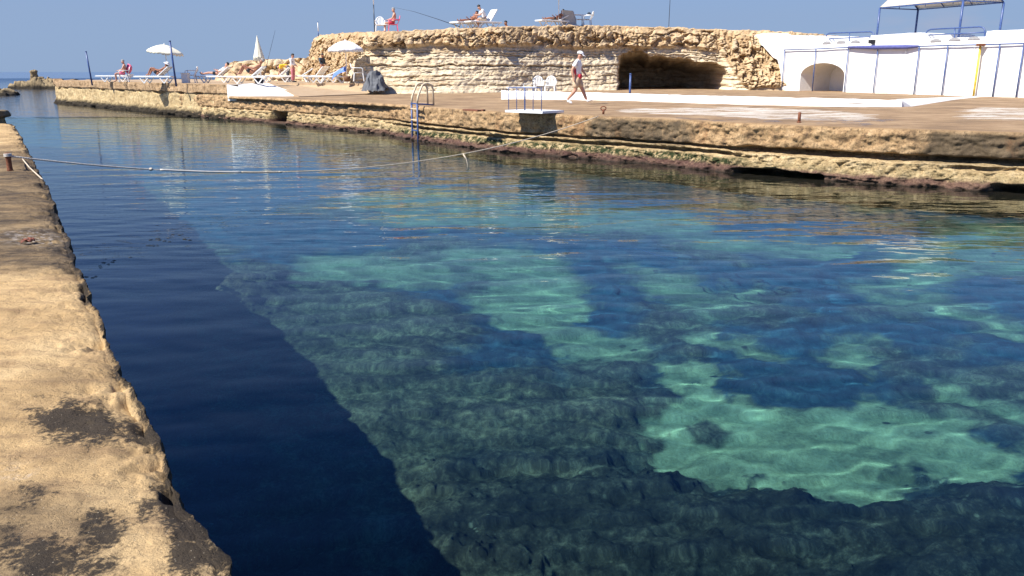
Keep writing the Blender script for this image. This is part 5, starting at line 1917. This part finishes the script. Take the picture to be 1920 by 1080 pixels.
POSE_LEAN = sym({'pelvis': (0, 0, 0.52), 'spine': (0.06, 0, 0.68), 'chest': (0.17, 0, 0.88), 'neck': (0.27, 0, 1.02), 'head': (0.35, 0, 1.13), 'face': (1, 0, -0.25),
                 'sh*': (0.18, 0.19, 0.97), 'el*': (0.34, 0.24, 0.72), 'wr*': (0.56, 0.10, 0.74), 'hip*': (0.03, 0.10, 0.51), 'kn*': (0.45, 0.14, 0.52), 'an*': (0.42, 0.13, 0.10), 'toe*': (0.58, 0.15, 0.04)})
LZ = 0.39
POSE_FLAT = sym({'pelvis': (0.08, 0, LZ + 0.13), 'spine': (-0.10, 0, LZ + 0.19), 'chest': (-0.30, 0, LZ + 0.33), 'neck': (-0.43, 0, LZ + 0.47), 'head': (-0.50, 0, LZ + 0.60), 'face': (1, 0, 0.2),
                 'sh*': (-0.36, 0.19, LZ + 0.38), 'el*': (-0.14, 0.27, LZ + 0.22), 'wr*': (0.08, 0.20, LZ + 0.30), 'hip*': (0.12, 0.09, LZ + 0.13), 'kn*': (0.54, 0.10, LZ + 0.17), 'an*': (0.95, 0.11, LZ + 0.08), 'toe*': (1.03, 0.13, LZ + 0.21)})
POSE_KNEES = sym({'pelvis': (0.06, 0, LZ + 0.13), 'spine': (-0.10, 0, LZ + 0.21), 'chest': (-0.28, 0, LZ + 0.36), 'neck': (-0.40, 0, LZ + 0.50), 'head': (-0.47, 0, LZ + 0.63), 'face': (1, 0, 0.0),
                  'sh*': (-0.34, 0.19, LZ + 0.41), 'el*': (-0.08, 0.27, LZ + 0.30), 'wr*': (0.16, 0.14, LZ + 0.36), 'hip*': (0.10, 0.09, LZ + 0.13), 'kn*': (0.40, 0.12, LZ + 0.46), 'an*': (0.62, 0.11, LZ + 0.09), 'toe*': (0.76, 0.12, LZ + 0.05)})

# the walker
wk = P(1080, 193.5, 1.16)
wr_ = make_person('man in white shirt, white cap and khaki shorts walking along the far deck', (wk.x, wk.y, 1.13), R(-8), POSE_WALK, SKIN, 1.0, GREYHAIR, 'short', (WHITECLOTH, 'short'), KHAKI, 'short', WHITECLOTH, ('cap', WHITECLOTH), bulk=1.22)
for s_ in ('L', 'R'):
    pass
mb = MB()
for k, (a_, z_, rx) in enumerate(((-0.1, 0, 0),)):
    pass
skin_mesh('side_panel', [(-0.03, -0.15, 0.98), (-0.045, -0.16, 1.10), (-0.03, -0.165, 1.22)], [(0, 1), (1, 2)], [(0.06, 0.035), (0.06, 0.04), (0.045, 0.035)], 0, REDCLOTH, wr_)
skin_mesh('waist_bag', [(0.10, -0.20, 0.94), (0.15, -0.07, 0.93), (0.15, 0.07, 0.93)], [(0, 1), (1, 2)], [(0.05, 0.085), (0.06, 0.095), (0.05, 0.085)], 0, REDCLOTH, wr_)

# ---- upper terrace, from left to right
ZU_ = Z_UP
chair0 = make_chair()
lounge0 = make_lounger(back=38)
GC, GL = 'white plastic chairs by the water', 'white plastic sun loungers'
used_c = used_l = False


def chair(px, d, z, rz, label):
    global used_c
    o_ = place(chair0, used_c, at(px, d, z), rz, label, GC)
    used_c = True
    return o_


def lounger(px, d, z, rz, label):
    global used_l
    o_ = place(lounge0, used_l, at(px, d, z), rz, label, GL)
    used_l = True
    return o_


def tree_flat(label, px, d, z, rz, back):
    r_ = make_lounger(back=back)
    r_.location = at(px, d, z)
    r_.rotation_euler = (0, 0, rz)
    r_['label'] = label
    r_['group'] = GL
    return r_


# leftmost sitter
chair(231, 50, ZU_, R(200), 'white plastic chair at the far left end with the pink sitter in it')
make_person('person with bare pink shoulders sitting in a chair at the far left', at(231, 50, ZU_), R(200), POSE_SIT, SKIN, 0.95, GREYHAIR, 'short', None, PINKCLOTH, 'trunks')
tree_flat('flat white sun lounger at the far left tip of the quay', 222, 51.5, ZU_, R(180), 4)
tw_ = thing('beach_towel', 'bright pink towel bundled over a chair back at the far left', 'towel', at(242, 50.2, ZU_))
mb = MB(); mb.ball((0, 0, 0.76), 0.22, 18, 12, (0.8, 0.5, 1.35)); mb.v = [(x + 0.05 * math.sin(z * 9 + y * 6), y + 0.03 * math.sin(z * 14), z) for x, y, z in mb.v]; mb.build('cloth', PINKCLOTH, tw_)
# woman with sun hat under the umbrella
lounger(299, 45.2, ZU_, R(176), 'white sun lounger under the left open umbrella with a tanned sunbather')
make_person('tanned sunbather in white sun hat lying knees up under the left umbrella', at(299, 45.2, ZU_), R(176), POSE_KNEES, TAN, 0.95, HAIR, 'long', None, DARK, 'trunks', None, ('brim', WHITECLOTH))
make_umbrella('open cream beach umbrella at the left over a tanned sunbather', at(315, 45.9, ZU_), 2.0, 0.95, 0.36, -1.0)
pole('blue_pole', 'leaning blue pole near the far left end of the quay', at(170, 47.6, ZU_ - 0.05), 1.72, 0.045, BLUE, lean=-0.12)
pole('blue_pole', 'tall blue pole leaning beside the left open umbrella', at(328, 42.8, ZU_ - 0.03), 2.10, 0.05, BLUE, lean=-0.10)
# chair with a white stool table
chair(357, 46.5, ZU_, R(188), 'white plastic chair beside the white stool right of the left umbrella')
sl_ = thing('stool', 'small white plastic stool table in front of a white chair', 'stool', at(347, 46.1, ZU_))
mb = MB(); mb.box((0, 0, 0.52), (0.42, 0.42, 0.04)); mb.build('top', WHITE, sl_)
mb = MB(); mb.prism([(-0.17, -0.17), (0.17, -0.17), (0.17, 0.17), (-0.17, 0.17)], 0.0, 0.5); mb.build('base', WHITE, sl_)
# man in white shirt
lounger(410, 47.0, ZU_, R(180), 'white sun lounger with a sunbather in an open white shirt')
make_person('sunbather in white shirt and dark trunks lying flat on a lounger', at(410, 47.0, ZU_), R(180), POSE_FLAT, SKIN, 0.98, HAIR, 'short', (WHITECLOTH, 'short'), DARK, 'trunks')
# tanned man with knees up
lounger(474, 43.6, ZU_, R(178), 'white sun lounger under the folded umbrella with a tanned man')
make_person('tanned man in black trunks lying knees up beside the folded umbrella', at(474, 43.6, ZU_), R(178), POSE_KNEES, TAN, 1.08, GREYHAIR, 'short', None, BLACKP, 'trunks')
bg_ = thing('beach_bag', 'black bag lying under the lounger of the tanned man', 'bag', at(484, 43.8, ZU_))
skin_mesh('bag_body', [(-0.22, 0, 0.13), (0, 0, 0.16), (0.24, 0, 0.12)], [(0, 1), (1, 2)], [(0.13, 0.12), (0.16, 0.15), (0.13, 0.11)], 1, DARK, bg_)
# folded umbrella
fu = thing('folded_umbrella', 'folded cream beach umbrella standing behind the tanned man', 'umbrella', at(489, 44.6, ZU_))
mb = MB(); mb.tube([(0, 0, 0), (-0.02, 0, 1.45)], 0.024, 8); mb.build('pole', WHITE, fu)
mb = MB()
vs = []
for i in range(12):
    f = i / 11
    for k in range(24):
        a_ = 2 * PI * k / 24
        rad = (0.01 + 0.26 * f ** 1.05) * (1 + 0.16 * math.cos(8 * a_) * f)
        vs.append((-0.06 + 0.02 * f + rad * math.cos(a_), rad * math.sin(a_), 2.42 - 1.16 * f - (0.10 * math.cos(a_ * 2) if i == 11 else 0)))
for k in range(24):
    a_ = 2 * PI * k / 24
    vs.append((-0.03 + 0.06 * math.cos(a_), 0.06 * math.sin(a_), 1.14))
mb.add(vs, [(i * 24 + k, i * 24 + (k + 1) % 24, (i + 1) * 24 + (k + 1) % 24, (i + 1) * 24 + k) for i in range(12) for k in range(24)], True)
mb.build('folded_cloth', CANVAS, fu)
# lounger, bending person in yellow, standing woman
lounger(525, 50, ZU_, R(180), 'white sun lounger just in front of the bending person in yellow')
make_person('person in yellow top bending down over the loungers', at(541, 51, ZU_), R(180), POSE_BEND, SKIN, 0.97, HAIR, 'bob', (YELLOWCLOTH, 'short'), GREY, 'long')
make_person('woman in white top and dusty pink trousers standing with her back turned', at(549, 49.5, ZU_), R(-10), POSE_STAND, SKIN, 0.93, HAIR, 'bob', (WHITECLOTH, 'long'), PINKTROUSER, 'long', DARK)
tree_flat('white sun lounger with raised back right of the woman in pink trousers', 566, 50.5, ZU_, R(188), 32)
tree_flat('white sun lounger with raised back in front of the dark dressed woman', 598, 50, ZU_, R(150), 42)
tree_flat('white sun lounger lying flat left of the blue towel', 612, 47.5, ZU_, R(195), 22)
make_person('woman in dark blue top carrying a brown bag behind the loungers', at(605, 51, ZU_ + 0.1), R(-30), POSE_STAND, TAN, 0.90, HAIR, 'bob', (NAVYCLOTH, 'long'), REDCLOTH, 'short')
hb = thing('handbag', 'brown leather handbag at the side of the dark dressed woman', 'bag', at(611.5, 50.6, ZU_ + 0.55))
skin_mesh('bag_body', [(-0.13, 0, 0.12), (0, 0, 0.12), (0.14, 0, 0.13)], [(0, 1), (1, 2)], [(0.10, 0.12), (0.11, 0.14), (0.09, 0.12)], 1, BROWNBAG, hb)
mb = MB(); mb.tube([(-0.1, 0, 0.24), (-0.08, 0, 0.42), (0.02, 0, 0.52), (0.1, 0, 0.42), (0.12, 0, 0.24)], 0.012, 6); mb.build('handle', BROWNBAG, hb)
lounger(628, 45.0, ZU_, R(186), 'white sun lounger with a blue towel under the right umbrella')
bt = thing('beach_towel', 'blue towel draped over a lounger back below the right umbrella', 'towel', at(640, 44.9, ZU_))
uu, vv = np.meshgrid(np.linspace(0, 1, 14), np.linspace(0, 1, 12))
gridmesh('cloth', -0.45 + 0.75 * uu + 0.05 * np.sin(vv * 5), -0.36 + 0.72 * vv, 0.42 + 0.62 * uu * (1 - 0.25 * uu) + 0.05 * np.sin(vv * 9 + uu * 4) - 0.25 * sstep(0.25, 0.0, vv), BLUETOWEL, None, bt)
make_umbrella('open white beach umbrella at the right near the cliff foot', at(650, 44.2, ZU_), 2.15, 0.92, 0.42, 0.0, WHITECLOTH)
chair(672, 43.2, ZU_ + 0.12, R(12), 'white plastic chair under the right umbrella beside the grey tarpaulin')
bx_ = thing('wicker_basket', 'brown basket on the ground at the foot of the right umbrella', 'basket', at(650, 43.6, ZU_ + 0.1))
mb = MB(); mb.lathe([(0.13, 0), (0.17, 0.12), (0.19, 0.26), (0.17, 0.27), (0.15, 0.14), (0.12, 0.03)], 14); mb.build('basket', BROWNBAG, bx_)
mb = MB(); mb.tube([(0.17 * math.cos(a), 0, 0.26 + 0.16 * math.sin(a)) for a in [PI * k / 8 for k in range(9)]], 0.014, 6); mb.build('handle', BROWNBAG, bx_)
# grey tarpaulin heap
tp_ = thing('tarpaulin', 'dark grey tarpaulin draped over a heap at the left foot of the cliff', 'tarpaulin')
uu, vv = np.meshgrid(np.linspace(0, 1, 46), np.linspace(0, 1, 30))
px0, dd0 = 677, 42.0
q = at(px0, dd0, 0)
hx = np.interp(uu, [0, 0.15, 0.4, 0.55, 0.8, 1.0], [0.0, 0.62, 0.80, 0.78, 0.60, 0.0])
hz_ = hx * np.clip(sstep(-0.05, 0.55, vv) * sstep(1.25, 0.7, vv), 0, 1)
hz_ = hz_ + 0.22 * fbm(uu * 2.2, vv * 2.2, 9.0, o=3) * sstep(0.0, 0.2, hz_)
gridmesh('cloth', q.x + 0.1 + 1.10 * uu + 0.08 * fbm(uu * 4, vv * 4, o=3), q.y - 0.8 + 1.9 * vv, 1.30 + 0.12 * sstep(0, 0.3, vv) + 0.98 * hz_ + 0.10 * fbm(uu * 5, vv * 4, 3.0, o=4), GREY, None, tp_)

# fishing rod behind the folded umbrella and poles on the horizon
rd = MB(); a = at(494, 46.0, ZU_ + 0.3); b = PD(516, 57, 47.5)
rd.tube([a, a.lerp(b, 0.5) + Vector((0, 0, 0.03)), b], [0.02, 0.013, 0.006], 6)
tag(rd.build('fishing_rod', ROD), 'thin dark fishing rod leaning beside the folded umbrella', 'fishing rod')

# ---- on top of the cliff
def top_at(px, d):
    zt_ = float(np.interp(px, [c_[0] for c_ in CLF], [c_[2] for c_ in CLF]))
    return at(px, d, zt_ + 0.03)


def cl_d(px):
    return float(np.interp(px, [c_[0] for c_ in CLF], [c_[1] for c_ in CLF]))


def place_top(px, back=0.9):
    return top_at(px, cl_d(px) + back) - Vector((0, 0, 0.06))


q = place_top(716, 1.0)
o_ = place(chair0, True, q, R(-82), 'empty white plastic chair on the cliff top near its left end', 'white plastic chairs on the cliff top')
pc = make_chair('plastic_chair', flat('pink_plastic', (0.75, 0.14, 0.26), 0.5, 0.1))
q = place_top(740, 1.0); pc.location = q; pc.rotation_euler = (0, 0, R(190)); pc['label'] = 'pink chair on the cliff top with a bare chested sitter'
make_person('bare chested sitter on the pink chair on the cliff top', q, R(190), POSE_SIT, SKIN, 0.95, GREYHAIR, 'short', None, REDCLOTH, 'trunks')
tb = thing('side_table', 'low white table between two chairs on the cliff top', 'table', place_top(727, 0.9))
mb = MB(); mb.lathe([(0.26, 0.40), (0.26, 0.43), (0.1, 0.435)], 16); mb.build('top', WHITE, tb)
for s_ in range(3):
    mb = MB(); mb.tube([(0.16 * math.cos(s_ * 2.1), 0.16 * math.sin(s_ * 2.1), 0), (0.05 * math.cos(s_ * 2.1), 0.05 * math.sin(s_ * 2.1), 0.42)], 0.018, 6); mb.build('leg', WHITE, tb)
q = place_top(884, 1.4)
o_ = tree_flat('flat white lounger on the cliff top with a sunbather lying on it', 884, 0, 0, R(228), 14)
o_.location = q; o_['group'] = 'loungers on the cliff top'
make_person('sunbather lying flat with white towel behind the head on the cliff top', q, R(228), POSE_FLAT, TAN, 0.9, HAIR, 'short', None, DARK, 'trunks')
q = place_top(915, 1.0)
o_ = tree_flat('white lounger with raised back on the cliff top under the seated man', 915, 0, 0, R(215), 55)
o_.location = q; o_['group'] = 'loungers on the cliff top'
make_person('man in white shirt sitting forward on a lounger on the cliff top', q + Vector((-0.12, -0.1, -0.0)), R(196), POSE_LEAN, SKIN, 0.97, HAIR, 'short', (WHITECLOTH, 'short'), KHAKI, 'short')
q = place_top(947, 1.6)
make_person('person whose head just shows above the cliff top edge', q + Vector((0, 0, -0.85)), R(200), POSE_SIT, TAN, 0.95, HAIR, 'short', None, DARK, 'trunks')
q = place_top(1042, 1.2)
o_ = tree_flat('white lounger on the cliff top with a sunbather beside the grey windscreen', 1042, 0, 0, R(215), 24)
o_.location = q; o_['group'] = 'loungers on the cliff top'
make_person('tanned sunbather lying beside the grey windscreen on the cliff top', q, R(215), POSE_FLAT, TAN, 0.9, HAIR, 'short', None, BLACKP, 'trunks')
ws = thing('windscreen', 'pale grey fabric backrest screen standing on the cliff top', 'windscreen', place_top(1066, 0.8))
mb = MB()
mb.add([(-0.42, 0, 0.10), (0.42, 0.05, 0.10), (0.20, 0.05, 0.88), (-0.38, 0, 0.92), (-0.42, 0.5, 0.05), (0.5, 0.5, 0.05), (0.25, 0.35, 0.80), (-0.36, 0.35, 0.84)],
       [(0, 1, 2, 3), (7, 6, 5, 4), (0, 3, 7, 4), (1, 5, 6, 2), (3, 2, 6, 7), (0, 4, 5, 1)])
mb.build('fabric', PALEGREY, ws)
mb = MB(); mb.tube([(-0.44, 0.02, 0), (-0.40, 0.0, 0.96)], 0.028, 6); mb.tube([(-0.45, 0, 0.06), (0.55, 0.05, 0.06)], 0.05, 6); mb.build('frame', WHITE, ws)
o_ = place(chair0, True, place_top(1084, 0.9), R(8), 'white plastic chair on the cliff top next to the grey windscreen', 'white plastic chairs on the cliff top')
o_ = place(chair0, True, place_top(1098, 1.0), R(165), 'rightmost white plastic chair on the cliff top with a blue cap on it', 'white plastic chairs on the cliff top')
bc = thing('baseball_cap', 'blue cap hung on the back of the rightmost cliff top chair', 'cap', place_top(1101, 0.85) + Vector((0.03, 0, 0.70)))
mb = MB(); mb.lathe([(0.11, 0), (0.105, 0.06), (0.07, 0.11), (0.01, 0.125)], 14); mb.box((0.13, 0, 0.01), (0.12, 0.14, 0.015)); mb.build('cloth', NAVYCLOTH, bc)
cu = make_umbrella('open umbrella on the cliff top, only its pole and hem in view', place_top(1046, 1.0), 2.22, 1.0, 0.5, 0.0, CANVAS)
# poles and rods on the cliff top
pole('marker_pole', 'short white pole at the left corner of the cliff top', top_at(601, 57.6), 0.85, 0.035, BLUE, top=0.3)
pole('tall_pole', 'tall pole with blue foot and white top on the cliff edge', place_top(705.5, 0.5), 2.6, 0.028, ROD, top=0.55)
pole('thin_mast', 'thin dark mast standing on the cliff top above the cave', place_top(1250, 1.0), 2.6, 0.018, ROD)
rd = MB(); a = place_top(864, 0.9) + Vector((0, 0, 0.15)); b = PD(739, 14, cl_d(739) + 1.5)
rd.tube([a, a.lerp(b, 0.35) + Vector((0, 0, 0.06)), a.lerp(b, 0.7) + Vector((0, 0, 0.09)), b], [0.022, 0.016, 0.010, 0.005], 6)
tag(rd.build('fishing_rod', ROD), 'long dark fishing rod propped on the cliff top pointing up left', 'fishing rod')

# ---- chairs at the cliff foot behind the jumping platform
def deck_at(px, py):
    return at(px, 39.0 - 0.02 * (px - 1000), 1.16)


o_ = place(chair0, True, deck_at(1032, 171), R(-100), 'white plastic chair at the cliff foot nearest the walking man', GC)
o_ = place(chair0, True, deck_at(1012, 171), R(-80), 'white plastic chair at the cliff foot left of its twin', GC)
o_ = tree_flat('white sun lounger at the cliff foot behind the jumping platform', 0, 1, 0, R(200), 6)
o_.location = deck_at(1004, 170)
pole('thin_pole', 'thin dark pole standing by the chairs at the cliff foot', deck_at(999, 170), 0.85, 0.018, ROD)
tb = thing('side_table', 'grey topped table among the white chairs at the cliff foot', 'table', deck_at(992, 171.5))
mb = MB(); mb.box((0, 0, 0.50), (0.6, 0.4, 0.03)); mb.build('top', PALEGREY, tb)
for sx in (-1, 1):
    for sy in (-1, 1):
        mb = MB(); mb.bar((0.25 * sx, 0.15 * sy, 0), (0.25 * sx, 0.15 * sy, 0.49), 0.035); mb.build('leg', WHITE, tb)
pole('blue_pole', 'short blue pole standing in front of the low white wall', P(1180.5, 189, 1.13), 0.98, 0.04, BLUE, top=None)
